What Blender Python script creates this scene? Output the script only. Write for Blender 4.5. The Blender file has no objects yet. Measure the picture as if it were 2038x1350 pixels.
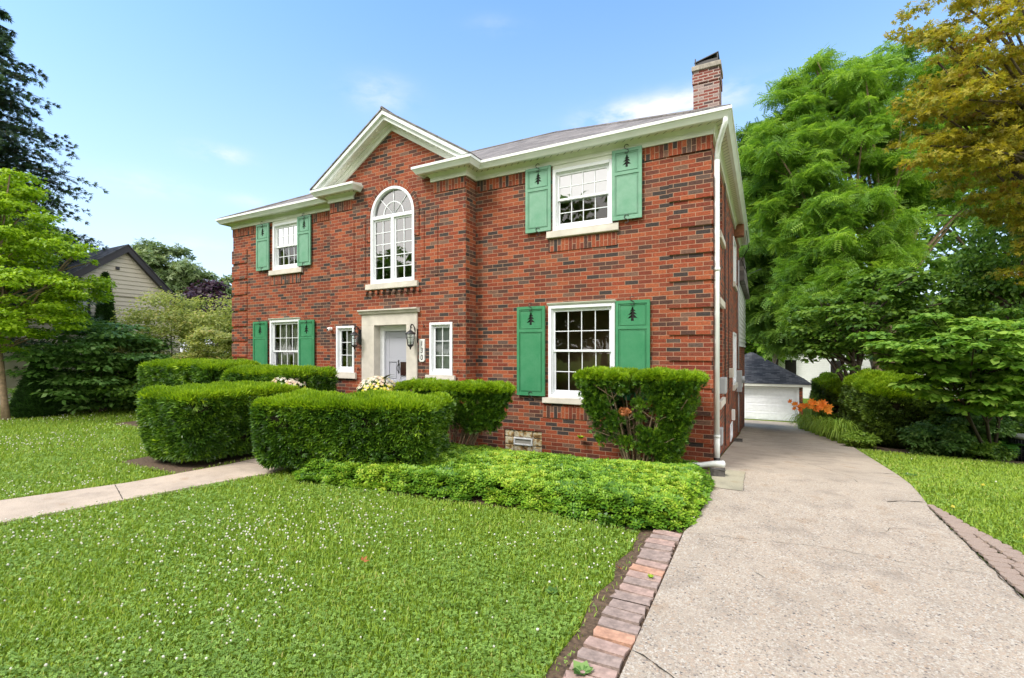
import bpy, math, random
import numpy as np
from math import sin, cos, pi, radians, sqrt
from mathutils import Vector, Matrix
from mathutils.geometry import tessellate_polygon
R = np.random.default_rng(7); random.seed(7)
SC = bpy.context.scene
COL = SC.collection

# ------------------------------------------------------------------ camera
CAM = np.array([0.687, -7.56, 1.70]); YAW = 27.98
FW = np.array([-0.4691, 0.8831]); RT = np.array([0.8831, 0.4691])
cd = bpy.data.cameras.new("camera"); co = bpy.data.objects.new("camera", cd); COL.objects.link(co)
co.location = CAM; co.rotation_euler = (radians(90), 0, radians(YAW))
cd.sensor_width = 36; cd.lens = 945 / 2038 * 36; cd.shift_y = 25 / 2038; cd.clip_start = 0.05; cd.clip_end = 2000
SC.camera = co

# ------------------------------------------------------------------ light, sky
SUN_EL, SUN_AZ = 52.0, 205.0     # azimuth clockwise from +y (towards the street, a little left)
sv = Vector((sin(radians(SUN_AZ)) * cos(radians(SUN_EL)), cos(radians(SUN_AZ)) * cos(radians(SUN_EL)), sin(radians(SUN_EL))))
sl = bpy.data.lights.new("sun", 'SUN'); sl.energy = 1.25; sl.angle = radians(16); sl.color = (1.0, 0.95, 0.87)
so = bpy.data.objects.new("sun", sl); COL.objects.link(so)
so.rotation_euler = sv.to_track_quat('Z', 'Y').to_euler()
SC.view_settings.view_transform = 'Standard'; SC.view_settings.look = 'None'
SC.view_settings.exposure = 1.56; SC.view_settings.gamma = 1.0

def build_world():
    w = bpy.data.worlds.new("World"); SC.world = w; w.use_nodes = True
    nt = w.node_tree; nt.nodes.clear(); N = nt.nodes.new; Lk = nt.links.new
    def M(op, a, b=None, c=None):
        n = N('ShaderNodeMath'); n.operation = op
        for i, x in enumerate((a, b, c)):
            if x is None: continue
            if isinstance(x, (int, float)): n.inputs[i].default_value = x
            else: Lk(x, n.inputs[i])
        return n.outputs[0]
    sky = N('ShaderNodeTexSky'); sky.sky_type = 'NISHITA'; sky.sun_disc = False
    sky.sun_elevation = radians(SUN_EL); sky.sun_rotation = radians(SUN_AZ)
    sky.air_density = 1.0; sky.dust_density = 1.2; sky.ozone_density = 1.6; sky.altitude = 100
    tc = N('ShaderNodeTexCoord'); sx = N('ShaderNodeSeparateXYZ'); Lk(tc.outputs['Generated'], sx.inputs[0])
    az = M('ARCTAN2', sx.outputs[0], sx.outputs[1]); el = M('ARCSINE', sx.outputs[2])
    noi = N('ShaderNodeTexNoise'); noi.inputs['Scale'].default_value = 9; noi.inputs['Detail'].default_value = 8; noi.inputs['Roughness'].default_value = 0.6
    mp = N('ShaderNodeMapping'); mp.inputs['Scale'].default_value = (1, 1, 2.6); Lk(tc.outputs['Generated'], mp.inputs[0]); Lk(mp.outputs[0], noi.inputs[0])
    # wisps of cloud: (image-independent azimuth, elevation, half widths) in degrees
    wisps = [(-14.6, 25.4, 5.0, 1.3, 1.5), (-7.5, 26.3, 6.0, 1.2, 1.3), (-43.5, 27.5, 3.5, 1.6, .6), (-59.5, 19.6, 2.4, .8, 1.0),
             (-65.5, 15.6, 3.8, 1.1, .55), (-62.5, 10.6, 3.8, .8, .5), (-57.0, 15.5, 2.0, .6, .5), (-30, 34.5, 3.0, .8, .2), (60, 30, 12, 3, .6), (150, 25, 16, 4, .6)]
    tot = None
    for (a, e, wa, we, s) in wisps:
        da = M('DIVIDE', M('SUBTRACT', az, radians(a)), radians(wa)); de = M('DIVIDE', M('SUBTRACT', el, radians(e)), radians(we))
        g = M('EXPONENT', M('MULTIPLY', M('ADD', M('MULTIPLY', da, da), M('MULTIPLY', de, de)), -1.0))
        g = M('MULTIPLY', g, s); tot = g if tot is None else M('ADD', tot, g)
    nz = M('MULTIPLY', M('SUBTRACT', noi.outputs['Fac'], 0.36), 3.0)
    cl = N('ShaderNodeClamp'); Lk(M('MULTIPLY', tot, nz), cl.inputs[0])
    # haze towards the horizon, thin high cloud overhead
    hz = M('POWER', M('SUBTRACT', 1.0, M('MAXIMUM', sx.outputs[2], 0.0)), 3.0)
    hzs = M('MULTIPLY', hz, 1.0)
    m1 = N('ShaderNodeMix'); m1.data_type = 'RGBA'; Lk(hzs, m1.inputs[0])
    tint = N('ShaderNodeMix'); tint.data_type = 'RGBA'; tint.blend_type = 'MULTIPLY'; tint.inputs[0].default_value = 1
    Lk(sky.outputs[0], tint.inputs[6]); tint.inputs[7].default_value = (0.64, 0.94, 1.10, 1)
    Lk(tint.outputs[2], m1.inputs[6]); m1.inputs[7].default_value = (3.0, 3.02, 3.15, 1)
    m2 = N('ShaderNodeMix'); m2.data_type = 'RGBA'; Lk(cl.outputs[0], m2.inputs[0]); Lk(m1.outputs[2], m2.inputs[6]); m2.inputs[7].default_value = (3.15, 3.2, 3.5, 1)
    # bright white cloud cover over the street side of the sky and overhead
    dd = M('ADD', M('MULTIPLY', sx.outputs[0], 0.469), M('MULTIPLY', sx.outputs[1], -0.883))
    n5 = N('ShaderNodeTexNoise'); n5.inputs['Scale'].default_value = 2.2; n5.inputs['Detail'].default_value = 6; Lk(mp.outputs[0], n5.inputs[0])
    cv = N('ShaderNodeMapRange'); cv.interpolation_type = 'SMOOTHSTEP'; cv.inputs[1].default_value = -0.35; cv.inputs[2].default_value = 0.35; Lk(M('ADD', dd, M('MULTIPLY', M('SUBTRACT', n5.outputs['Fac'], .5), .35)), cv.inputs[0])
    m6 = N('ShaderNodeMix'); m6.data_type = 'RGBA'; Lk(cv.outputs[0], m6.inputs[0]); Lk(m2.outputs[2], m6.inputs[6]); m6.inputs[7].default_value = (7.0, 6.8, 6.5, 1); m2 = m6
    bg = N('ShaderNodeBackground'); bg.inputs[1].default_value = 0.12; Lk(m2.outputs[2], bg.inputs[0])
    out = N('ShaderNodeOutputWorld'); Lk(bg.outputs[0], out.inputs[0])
build_world()

def at(x, y, Y):
    """a point of the photograph (full-size pixels) at Y metres in front of the camera, in world metres"""
    X = (x - 1019) / 945 * Y
    p = CAM[:2] + RT * X + FW * Y
    return np.array([p[0], p[1], 1.7 + (700 - y) * Y / 945])
def sstep(x, a, b):
    t = np.clip((x - a) / (b - a), 0, 1); return t * t * (3 - 2 * t)
def gz(a, v):
    """height of the ground: level lawn, falling along the side of the house towards the garage"""
    a = np.asarray(a, float); v = np.asarray(v, float)
    return -0.1 * np.clip(v - .0, 0, 23.2) * sstep(a, -11, -4) - .13 * sstep(v, -1.7, -.5) * sstep(a, -4.6, -3.9) * (1 - sstep(a, -1.6, -.6)) * (1 - sstep(v, .3, 1))

# ------------------------------------------------------------------ materials
def mat(name):
    m = bpy.data.materials.new(name); m.use_nodes = True; nt = m.node_tree; nt.nodes.clear()
    return m, nt, nt.nodes.new, nt.links.new
def sk(N, s, v):
    if isinstance(v, (tuple, list)) and len(v) == 3: v = (*v, 1)
    s.default_value = v
def simple(name, col, rough=.6, metal=0, bump=0, bscale=40, var=0, vscale=3, spec=.5, coords='Object', detail=5):
    m, nt, N, L = mat(name); b = N('ShaderNodeBsdfPrincipled'); o = N('ShaderNodeOutputMaterial'); L(b.outputs[0], o.inputs[0])
    b.inputs['Roughness'].default_value = rough; b.inputs['Metallic'].default_value = metal; b.inputs['Specular IOR Level'].default_value = spec
    tc = N('ShaderNodeTexCoord')
    if var:
        n = N('ShaderNodeTexNoise'); n.inputs['Scale'].default_value = vscale; n.inputs['Detail'].default_value = detail; L(tc.outputs[coords], n.inputs[0])
        r = N('ShaderNodeValToRGB'); c = np.array(col)
        r.color_ramp.elements[0].position = .3; r.color_ramp.elements[0].color = (*(c * (1 - var)), 1)
        r.color_ramp.elements[1].position = .7; r.color_ramp.elements[1].color = (*np.minimum(c * (1 + var), .95), 1)
        L(n.outputs[0], r.inputs[0]); L(r.outputs[0], b.inputs['Base Color'])
    else: b.inputs['Base Color'].default_value = (*col, 1)
    if bump:
        n = N('ShaderNodeTexNoise'); n.inputs['Scale'].default_value = bscale; n.inputs['Detail'].default_value = 4; L(tc.outputs[coords], n.inputs[0])
        bp = N('ShaderNodeBump'); bp.inputs['Strength'].default_value = bump; bp.inputs['Distance'].default_value = .01; L(n.outputs[0], bp.inputs['Height']); L(bp.outputs[0], b.inputs['Normal'])
    return m
def ramp(N, stops, interp='LINEAR'):
    r = N('ShaderNodeValToRGB'); cr = r.color_ramp; cr.interpolation = interp
    while len(cr.elements) < len(stops): cr.elements.new(.5)
    for e, (p, c) in zip(cr.elements, stops): e.position = p; e.color = (*c, 1)
    return r
def brickmat(name, stops, mortar, bw, rh, ms, bump=.6, rough=.85, fine=.35, off=.5):
    m, nt, N, L = mat(name); b = N('ShaderNodeBsdfPrincipled'); o = N('ShaderNodeOutputMaterial'); L(b.outputs[0], o.inputs[0])
    b.inputs['Roughness'].default_value = rough; b.inputs['Specular IOR Level'].default_value = .25
    uv = N('ShaderNodeUVMap'); uv.uv_map = 'UVMap'
    wn = N('ShaderNodeTexNoise'); wn.inputs['Scale'].default_value = 9; wn.inputs['Detail'].default_value = 3; L(uv.outputs[0], wn.inputs[0])
    wv = N('ShaderNodeVectorMath'); wv.operation = 'MULTIPLY_ADD'; L(wn.outputs['Color'], wv.inputs[0]); wv.inputs[1].default_value = (.008, .008, 0); L(uv.outputs[0], wv.inputs[2])
    t = N('ShaderNodeTexBrick'); L(wv.outputs[0], t.inputs[0]); t.offset = off
    t.inputs['Color1'].default_value = (0, 0, 0, 1); t.inputs['Color2'].default_value = (1, 1, 1, 1); t.inputs['Mortar'].default_value = (.5, .5, .5, 1)
    t.inputs['Scale'].default_value = 1; t.inputs['Brick Width'].default_value = bw; t.inputs['Row Height'].default_value = rh
    t.inputs['Mortar Size'].default_value = ms; t.inputs['Mortar Smooth'].default_value = .15; t.inputs['Bias'].default_value = 0
    r = ramp(N, stops, 'CONSTANT'); L(t.outputs['Color'], r.inputs[0])
    n = N('ShaderNodeTexNoise'); n.inputs['Scale'].default_value = 28; n.inputs['Detail'].default_value = 6; n.inputs['Roughness'].default_value = .7
    mp = N('ShaderNodeMapping'); mp.inputs['Scale'].default_value = (1, 2.4, 1); L(uv.outputs[0], mp.inputs[0]); L(mp.outputs[0], n.inputs[0])
    mr = N('ShaderNodeMapRange'); mr.inputs[1].default_value = .3; mr.inputs[2].default_value = .7; mr.inputs[3].default_value = 1 - fine; mr.inputs[4].default_value = 1 + fine; L(n.outputs[0], mr.inputs[0])
    n2 = N('ShaderNodeTexNoise'); n2.inputs['Scale'].default_value = .9; n2.inputs['Detail'].default_value = 4; L(uv.outputs[0], n2.inputs[0])
    mr2 = N('ShaderNodeMapRange'); mr2.inputs[1].default_value = .3; mr2.inputs[2].default_value = .7; mr2.inputs[3].default_value = .78; mr2.inputs[4].default_value = 1.10; L(n2.outputs[0], mr2.inputs[0])
    mu = N('ShaderNodeMath'); mu.operation = 'MULTIPLY'; L(mr.outputs[0], mu.inputs[0]); L(mr2.outputs[0], mu.inputs[1])
    vm = N('ShaderNodeVectorMath'); vm.operation = 'SCALE'; L(r.outputs[0], vm.inputs[0]); L(mu.outputs[0], vm.inputs['Scale'])
    mx = N('ShaderNodeMix'); mx.data_type = 'RGBA'; L(t.outputs['Fac'], mx.inputs[0]); L(vm.outputs[0], mx.inputs[6]); mx.inputs[7].default_value = (*mortar, 1)
    L(mx.outputs[2], b.inputs['Base Color'])
    ad = N('ShaderNodeMath'); ad.operation = 'MULTIPLY_ADD'; L(t.outputs['Fac'], ad.inputs[0]); ad.inputs[1].default_value = -1.2; L(n.outputs[0], ad.inputs[2])
    bp = N('ShaderNodeBump'); bp.inputs['Strength'].default_value = bump; bp.inputs['Distance'].default_value = .006; L(ad.outputs[0], bp.inputs['Height']); L(bp.outputs[0], b.inputs['Normal'])
    return m
BR = [(0, (.235, .050, .024)), (.12, (.290, .070, .032)), (.24, (.175, .040, .023)), (.34, (.325, .088, .039)), (.45, (.205, .053, .029)),
      (.56, (.125, .043, .030)), (.65, (.165, .088, .062)), (.71, (.085, .042, .033)), (.80, (.050, .039, .037)), (.87, (.260, .062, .029)), (.95, (.110, .070, .057))]
M_brick = brickmat('red_brick', BR, (.37, .23, .155), .213, .0677, .0042, fine=.5)
M_brick_old = brickmat('chimney_brick', [(0, (.17, .045, .035)), (.3, (.11, .04, .035)), (.5, (.07, .045, .045)), (.65, (.20, .065, .05)), (.86, (.26, .19, .18))], (.36, .29, .26), .213, .0677, .011)
M_shingle = brickmat('roof_shingle', [(0, (.17, .155, .15)), (.3, (.22, .20, .195)), (.6, (.14, .13, .13)), (.8, (.25, .23, .225))], (.09, .085, .085), .30, .14, .004, bump=.8, fine=.3)
M_shingle_g = brickmat('dark_shingle', [(0, (.06, .062, .07)), (.3, (.09, .092, .10)), (.6, (.045, .047, .055)), (.8, (.12, .122, .13))], (.03, .03, .035), .30, .14, .006, bump=.8, fine=.3)
def white(name, c=(.78, .78, .77), rough=.4): return simple(name, c, rough, var=.05, vscale=6)
M_trim = simple('cream_trim_paint', (.70, .71, .645), .5, var=.10, vscale=2.5)
M_gutter = simple('white_gutter_metal', (.74, .77, .76), .35, var=.08, vscale=3)
M_vinyl = white('white_window_vinyl', (.80, .82, .86), .3)
M_stone = simple('limestone', (.56, .52, .46), .85, var=.16, vscale=4, bump=.25, bscale=60)
M_door = simple('grey_lilac_door_paint', (.40, .41, .47), .35)
M_black = simple('black_iron', (.014, .013, .015), .35, spec=.6)
M_hook = simple('dark_iron_hook', (.05, .05, .05), .5, metal=.6)
M_dark = simple('dark_void', (.012, .010, .010), .9)
M_room = simple('room_wall_paint', (.30, .17, .09), .9, var=.3, vscale=2)
M_curt = simple('sheer_curtain_cloth', (.70, .68, .58), .9, var=.1, vscale=8)
M_blind = simple('white_blind', (.78, .79, .80), .7)
M_conc_step = simple('step_concrete', (.42, .38, .34), .9, var=.15, vscale=5, bump=.3)
M_grey_box = simple('grey_meter_enamel', (.38, .40, .42), .45)
M_cable = simple('black_cable_rubber', (.02, .02, .02), .6)
M_wood = simple('bare_wood', (.22, .085, .04), .8, var=.3, vscale=12)
def soffit_mat():
    m, nt, N, L = mat('vented_soffit'); b = N('ShaderNodeBsdfPrincipled'); o = N('ShaderNodeOutputMaterial'); L(b.outputs[0], o.inputs[0])
    uv = N('ShaderNodeUVMap'); sx = N('ShaderNodeSeparateXYZ'); L(uv.outputs[0], sx.inputs[0])
    f = N('ShaderNodeMath'); f.operation = 'FRACT'; d = N('ShaderNodeMath'); d.operation = 'DIVIDE'; L(sx.outputs[0], d.inputs[0]); d.inputs[1].default_value = .125; L(d.outputs[0], f.inputs[0])
    g = N('ShaderNodeMath'); g.operation = 'LESS_THAN'; L(f.outputs[0], g.inputs[0]); g.inputs[1].default_value = .13
    mx = N('ShaderNodeMix'); mx.data_type = 'RGBA'; L(g.outputs[0], mx.inputs[0]); mx.inputs[6].default_value = (.66, .66, .55, 1); mx.inputs[7].default_value = (.16, .17, .15, 1)
    L(mx.outputs[2], b.inputs['Base Color']); b.inputs['Roughness'].default_value = .6
    return m
M_soffit = soffit_mat()
def glass_mat(name='window_glass', k=1.0, tint=(.85, .9, .92)):
    m, nt, N, L = mat(name); o = N('ShaderNodeOutputMaterial'); t = N('ShaderNodeBsdfTransparent'); t.inputs[0].default_value = (*tint, 1)
    g = N('ShaderNodeBsdfGlossy'); g.inputs['Roughness'].default_value = .015; fr = N('ShaderNodeFresnel'); fr.inputs[0].default_value = 1.52
    tc = N('ShaderNodeTexCoord'); n = N('ShaderNodeTexNoise'); n.inputs['Scale'].default_value = 1.7; L(tc.outputs['Object'], n.inputs[0])
    bp = N('ShaderNodeBump'); bp.inputs['Strength'].default_value = .06; bp.inputs['Distance'].default_value = .05; L(n.outputs[0], bp.inputs['Height']); L(bp.outputs[0], g.inputs['Normal'])
    mm = N('ShaderNodeMath'); mm.operation = 'MULTIPLY_ADD'; L(fr.outputs[0], mm.inputs[0]); mm.inputs[1].default_value = 1.7 * k; mm.inputs[2].default_value = .02; mm.use_clamp = True
    mx = N('ShaderNodeMixShader'); L(mm.outputs[0], mx.inputs[0]); L(t.outputs[0], mx.inputs[1]); L(g.outputs[0], mx.inputs[2]); L(mx.outputs[0], o.inputs[0])
    return m
M_glass = glass_mat()
M_glass_up = glass_mat('storm_window_glass', 6.0)
def gblock():
    m, nt, N, L = mat('glass_block'); b = N('ShaderNodeBsdfPrincipled'); o = N('ShaderNodeOutputMaterial'); L(b.outputs[0], o.inputs[0])
    tc = N('ShaderNodeTexCoord'); n = N('ShaderNodeTexNoise'); n.inputs['Scale'].default_value = 14; n.inputs['Detail'].default_value = 2; L(tc.outputs['Object'], n.inputs[0])
    r = ramp(N, [(.3, (.16, .09, .04)), (.45, (.48, .34, .17)), (.58, (.62, .58, .46)), (.75, (.30, .21, .11))]); L(n.outputs[0], r.inputs[0]); L(r.outputs[0], b.inputs['Base Color'])
    b.inputs['Roughness'].default_value = .12
    bp = N('ShaderNodeBump'); bp.inputs['Strength'].default_value = .5; L(n.outputs[0], bp.inputs['Height']); L(bp.outputs[0], b.inputs['Normal'])
    return m
M_gblock = gblock()
def shutter_mat(name, c, fade):
    m, nt, N, L = mat(name); b = N('ShaderNodeBsdfPrincipled'); o = N('ShaderNodeOutputMaterial'); L(b.outputs[0], o.inputs[0]); b.inputs['Roughness'].default_value = .5
    tc = N('ShaderNodeTexCoord'); n = N('ShaderNodeTexNoise'); n.inputs['Scale'].default_value = 5; n.inputs['Detail'].default_value = 8; n.inputs['Roughness'].default_value = .7; L(tc.outputs['Object'], n.inputs[0])
    r = ramp(N, [(.35, c), (.7, fade)]); L(n.outputs[0], r.inputs[0]); L(r.outputs[0], b.inputs['Base Color'])
    n2 = N('ShaderNodeTexNoise'); n2.inputs['Scale'].default_value = 70; L(tc.outputs['Object'], n2.inputs[0])
    bp = N('ShaderNodeBump'); bp.inputs['Strength'].default_value = .15; bp.inputs['Distance'].default_value = .004; L(n2.outputs[0], bp.inputs['Height']); L(bp.outputs[0], b.inputs['Normal'])
    return m
M_sh_lo = shutter_mat('green_shutter_paint', (.028, .20, .085), (.060, .245, .12))
M_sh_up = shutter_mat('faded_green_shutter_paint', (.115, .30, .19), (.20, .37, .27))
def leafmat(name, stops, trans=.35, rough=.5, spec=.35):
    m, nt, N, L = mat(name); b = N('ShaderNodeBsdfPrincipled'); o = N('ShaderNodeOutputMaterial')
    a = N('ShaderNodeAttribute'); a.attribute_name = 'tint'; r = ramp(N, stops); L(a.outputs['Fac'], r.inputs[0]); L(r.outputs[0], b.inputs['Base Color'])
    b.inputs['Roughness'].default_value = rough; b.inputs['Specular IOR Level'].default_value = spec
    t = N('ShaderNodeBsdfTranslucent'); vm = N('ShaderNodeVectorMath'); vm.operation = 'MULTIPLY'; L(r.outputs[0], vm.inputs[0]); vm.inputs[1].default_value = (1.3, 1.25, .8); L(vm.outputs[0], t.inputs[0])
    mx = N('ShaderNodeMixShader'); mx.inputs[0].default_value = trans; L(b.outputs[0], mx.inputs[1]); L(t.outputs[0], mx.inputs[2]); L(mx.outputs[0], o.inputs[0])
    return m
M_bark = simple('bark', (.10, .075, .055), .95, var=.4, vscale=14, bump=.8, bscale=30)
M_bark_l = simple('pale_bark', (.24, .17, .11), .95, var=.3, vscale=14, bump=.8, bscale=30)
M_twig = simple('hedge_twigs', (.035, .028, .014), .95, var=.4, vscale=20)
M_hedge = leafmat('yew_hedge_needles', [(0, (.016, .050, .007)), (.4, (.050, .130, .011)), (.75, (.12, .235, .014)), (1, (.22, .36, .02))], .22, .4, .5)
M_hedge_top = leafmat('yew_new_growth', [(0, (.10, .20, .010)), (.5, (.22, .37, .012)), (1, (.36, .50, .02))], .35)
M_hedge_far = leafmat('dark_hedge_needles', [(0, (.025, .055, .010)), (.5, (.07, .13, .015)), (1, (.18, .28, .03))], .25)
M_pachy = leafmat('ground_cover_leaves', [(0, (.05, .14, .015)), (.4, (.14, .29, .02)), (.8, (.27, .43, .03)), (1, (.40, .50, .05))], .25, .45, .35)
M_locust = leafmat('locust_leaves', [(0, (.06, .15, .022)), (.5, (.165, .32, .032)), (1, (.34, .52, .06))], .45)
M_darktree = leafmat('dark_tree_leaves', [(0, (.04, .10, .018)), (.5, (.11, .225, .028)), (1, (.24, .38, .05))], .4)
M_maple = leafmat('orange_maple_leaves', [(0, (.13, .14, .025)), (.2, (.25, .22, .025)), (.45, (.38, .32, .025)), (.65, (.42, .38, .04)), (.8, (.16, .25, .03)), (.93, (.34, .17, .03)), (1, (.32, .10, .03))], .5)
M_redbud = leafmat('redbud_leaves', [(0, (.07, .18, .02)), (.5, (.18, .35, .045)), (1, (.37, .54, .10))], .4)
M_spruce = leafmat('spruce_needles', [(0, (.014, .032, .018)), (.6, (.035, .075, .036)), (1, (.08, .16, .05))], .15, .6)
M_lime = leafmat('bright_green_leaves', [(0, (.11, .22, .012)), (.5, (.26, .42, .016)), (1, (.42, .58, .03))], .4)
M_arb = leafmat('arborvitae_needles', [(0, (.014, .042, .010)), (1, (.045, .11, .02))], .15)
M_mound = leafmat('dogwood_leaves', [(0, (.045, .11, .022)), (.6, (.13, .27, .055)), (1, (.28, .43, .14))], .35)
M_yel = leafmat('yellow_green_leaves', [(0, (.16, .22, .05)), (.5, (.31, .38, .10)), (.85, (.50, .51, .18)), (1, (.52, .38, .18))], .45)
M_back = leafmat('maple_leaves', [(0, (.08, .13, .05)), (.5, (.17, .25, .10)), (1, (.32, .38, .20))], .4)
M_purple = leafmat('purple_plum_leaves', [(0, (.025, .012, .025)), (1, (.085, .04, .07))], .3)
M_lily = leafmat('daylily_leaves', [(0, (.11, .22, .02)), (1, (.32, .46, .06))], .35)
M_orange = leafmat('daylily_petals', [(0, (.75, .16, .02)), (1, (.80, .30, .04))], .4)
M_grass = leafmat('lawn_blades', [(0, (.09, .17, .015)), (.4, (.20, .325, .025)), (.8, (.32, .435, .04)), (1, (.46, .46, .14))], .25)
M_clover = leafmat('clover_leaves', [(0, (.12, .22, .035)), (1, (.27, .43, .08))], .25)
M_cream = leafmat('clover_flower_heads', [(0, (.60, .58, .45)), (1, (.80, .80, .76))], .2)
M_yflower = leafmat('yellow_petals', [(0, (.70, .62, .05)), (1, (.82, .78, .20))], .3)
M_wflower = leafmat('cream_petals', [(0, (.78, .55, .50)), (.5, (.80, .74, .62)), (1, (.85, .83, .75))], .3)
M_fern = leafmat('fern_fronds', [(0, (.03, .12, .02)), (1, (.09, .27, .03))], .4)
M_dry = leafmat('dry_leaf', [(0, (.30, .09, .03)), (1, (.50, .20, .07))], .2)

# ------------------------------------------------------------------ object helpers
def tag(o, label=None, cat=None, group=None, kind=None):
    if label: o['label'] = label
    if cat: o['category'] = cat
    if group: o['group'] = group
    if kind: o['kind'] = kind
    return o
def empty(name, loc=(0, 0, 0), rz=0):
    o = bpy.data.objects.new(name, None); COL.objects.link(o); o.location = loc; o.rotation_euler = (0, 0, rz); o.empty_display_size = .2
    return o
def link(name, me, m, parent=None, loc=None, rz=0):
    if m: me.materials.append(m)
    o = bpy.data.objects.new(name, me); COL.objects.link(o)
    if parent: o.parent = parent
    if loc is not None: o.location = loc
    o.rotation_euler = (0, 0, rz)
    return o
class MB:
    def __init__(s): s.v = []; s.f = []; s.uv = {}; s.sm = set()
    def add(s, vs, fs, uvs=None, smooth=False):
        b = len(s.v); s.v += [tuple(map(float, q)) for q in vs]
        for i, f in enumerate(fs):
            if uvs: s.uv[len(s.f)] = [uvs[k] for k in f]
            if smooth: s.sm.add(len(s.f))
            s.f.append(tuple(b + k for k in f))
        return s
    def box(s, x0, x1, y0, y1, z0, z1):
        vs = [(x, y, z) for z in (z0, z1) for y in (y0, y1) for x in (x0, x1)]
        return s.add(vs, [(0, 2, 3, 1), (4, 5, 7, 6), (0, 1, 5, 4), (2, 6, 7, 3), (0, 4, 6, 2), (1, 3, 7, 5)])
    def prism(s, poly, d0, d1, axis='y'):
        """polygon (p,q) extruded along axis: y -> (p, d, q); x -> (d, p, q); z -> (p, q, d)"""
        mk = {'y': lambda p, d: (p[0], d, p[1]), 'x': lambda p, d: (d, p[0], p[1]), 'z': lambda p, d: (p[0], p[1], d)}[axis]
        n = len(poly); vs = [mk(p, d0) for p in poly] + [mk(p, d1) for p in poly]
        tr = tessellate_polygon([[Vector((p[0], p[1], 0)) for p in poly]])
        fs = [tuple(t) for t in tr] + [tuple(n + k for k in reversed(t)) for t in tr]
        fs += [(i, (i + 1) % n, n + (i + 1) % n, n + i) for i in range(n)]
        return s.add(vs, fs)
    def plate_hole(s, outer, holes, y0, y1):
        polys = [outer] + holes; flat = [p for q in polys for p in q]; n = len(flat)
        tr = tessellate_polygon([[Vector((p[0], p[1], 0)) for p in q] for q in polys])
        vs = [(p[0], y0, p[1]) for p in flat] + [(p[0], y1, p[1]) for p in flat]
        fs = [tuple(t) for t in tr] + [tuple(n + k for k in t) for t in tr]
        b = 0
        for q in polys:
            m = len(q); fs += [(b + i, b + (i + 1) % m, n + b + (i + 1) % m, n + b + i) for i in range(m)]; b += m
        return s.add(vs, fs)
    def tube(s, pts, rad, n=8, cap=True, smooth=True):
        pts = [Vector(p) for p in pts]
        if not hasattr(rad, '__len__'): rad = [rad] * len(pts)
        vs = []; fs = []; up = Vector((0, 0, 1)); last = None
        for i, p in enumerate(pts):
            d = (pts[min(i + 1, len(pts) - 1)] - pts[max(i - 1, 0)]).normalized()
            a = last if last else (up if abs(d.z) < .9 else Vector((1, 0, 0)))
            x = (a - d * a.dot(d)); x = x.normalized() if x.length > 1e-6 else d.orthogonal().normalized(); y = d.cross(x); last = x
            vs += [p + (x * cos(2 * pi * k / n) + y * sin(2 * pi * k / n)) * rad[i] for k in range(n)]
        for i in range(len(pts) - 1):
            fs += [(i * n + k, i * n + (k + 1) % n, (i + 1) * n + (k + 1) % n, (i + 1) * n + k) for k in range(n)]
        s.add(vs, fs, smooth=smooth)
        if cap:
            b = len(s.v) - len(vs); s.f.append(tuple(b + k for k in reversed(range(n)))); s.f.append(tuple(b + len(vs) - n + k for k in range(n)))
        return s
    def lathe(s, prof, c=(0, 0), n=16, smooth=True):
        vs = [(c[0] + r * cos(2 * pi * k / n), c[1] + r * sin(2 * pi * k / n), z) for r, z in prof for k in range(n)]
        fs = [(i * n + k, i * n + (k + 1) % n, (i + 1) * n + (k + 1) % n, (i + 1) * n + k) for i in range(len(prof) - 1) for k in range(n)]
        s.add(vs, fs, smooth=smooth); b = len(s.v) - len(vs)
        s.f.append(tuple(b + k for k in reversed(range(n)))); s.f.append(tuple(b + len(vs) - n + k for k in range(n)))
        return s
    def sweep(s, prof, path, closedprof=True):
        """profile (outward, z) swept along a plan path with mitred corners; outward is right of travel"""
        P = [np.array(p, float) for p in path]; n = len(P); offs = []; dist = [0]
        for i in range(n):
            d0 = P[i] - P[i - 1] if i else P[1] - P[0]; d1 = P[i + 1] - P[i] if i < n - 1 else P[-1] - P[-2]
            d0 = d0 / np.linalg.norm(d0); d1 = d1 / np.linalg.norm(d1)
            n0 = np.array([d0[1], -d0[0]]); n1 = np.array([d1[1], -d1[0]]); m = n0 + n1; m = m / (m @ m) * 2; offs.append(m)
            if i: dist.append(dist[-1] + np.linalg.norm(P[i] - P[i - 1]))
        k = len(prof); vs = []; 
        for i in range(n):
            for (o, z) in prof: q = P[i] + offs[i] * o; vs.append((q[0], q[1], z))
        kk = k if closedprof else k - 1
        for i in range(n - 1):
            for j in range(kk):
                j2 = (j + 1) % k; idx = (i * k + j, i * k + j2, (i + 1) * k + j2, (i + 1) * k + j)
                fv = [vs[q] for q in idx]; uvs = [(dist[i], prof[j][0]), (dist[i], prof[j2][0]), (dist[i + 1], prof[j2][0]), (dist[i + 1], prof[j][0])]
                s.add(fv, [(0, 1, 2, 3)], uvs)
        if closedprof:
            s.add(vs[:k], [tuple(range(k))]); s.add(vs[-k:], [tuple(reversed(range(k)))])
        return s
    def mesh(s, name):
        me = bpy.data.meshes.new(name); me.from_pydata(s.v, [], s.f)
        uvl = me.uv_layers.new(name='UVMap'); data = np.zeros((len(me.loops), 2), np.float32)
        for p in me.polygons:
            if p.index in s.uv: data[p.loop_start:p.loop_start + p.loop_total] = s.uv[p.index]; continue
            nn = p.normal
            if abs(nn.z) > .98: u = Vector((1, 0, 0)); w = Vector((0, 1, 0))
            else: u = Vector((0, 0, 1)).cross(nn).normalized(); w = nn.cross(u)
            for k in range(p.loop_total):
                q = Vector(s.v[p.vertices[k]]); data[p.loop_start + k] = (q.dot(u), q.dot(w))
        uvl.data.foreach_set('uv', data.ravel())
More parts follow.
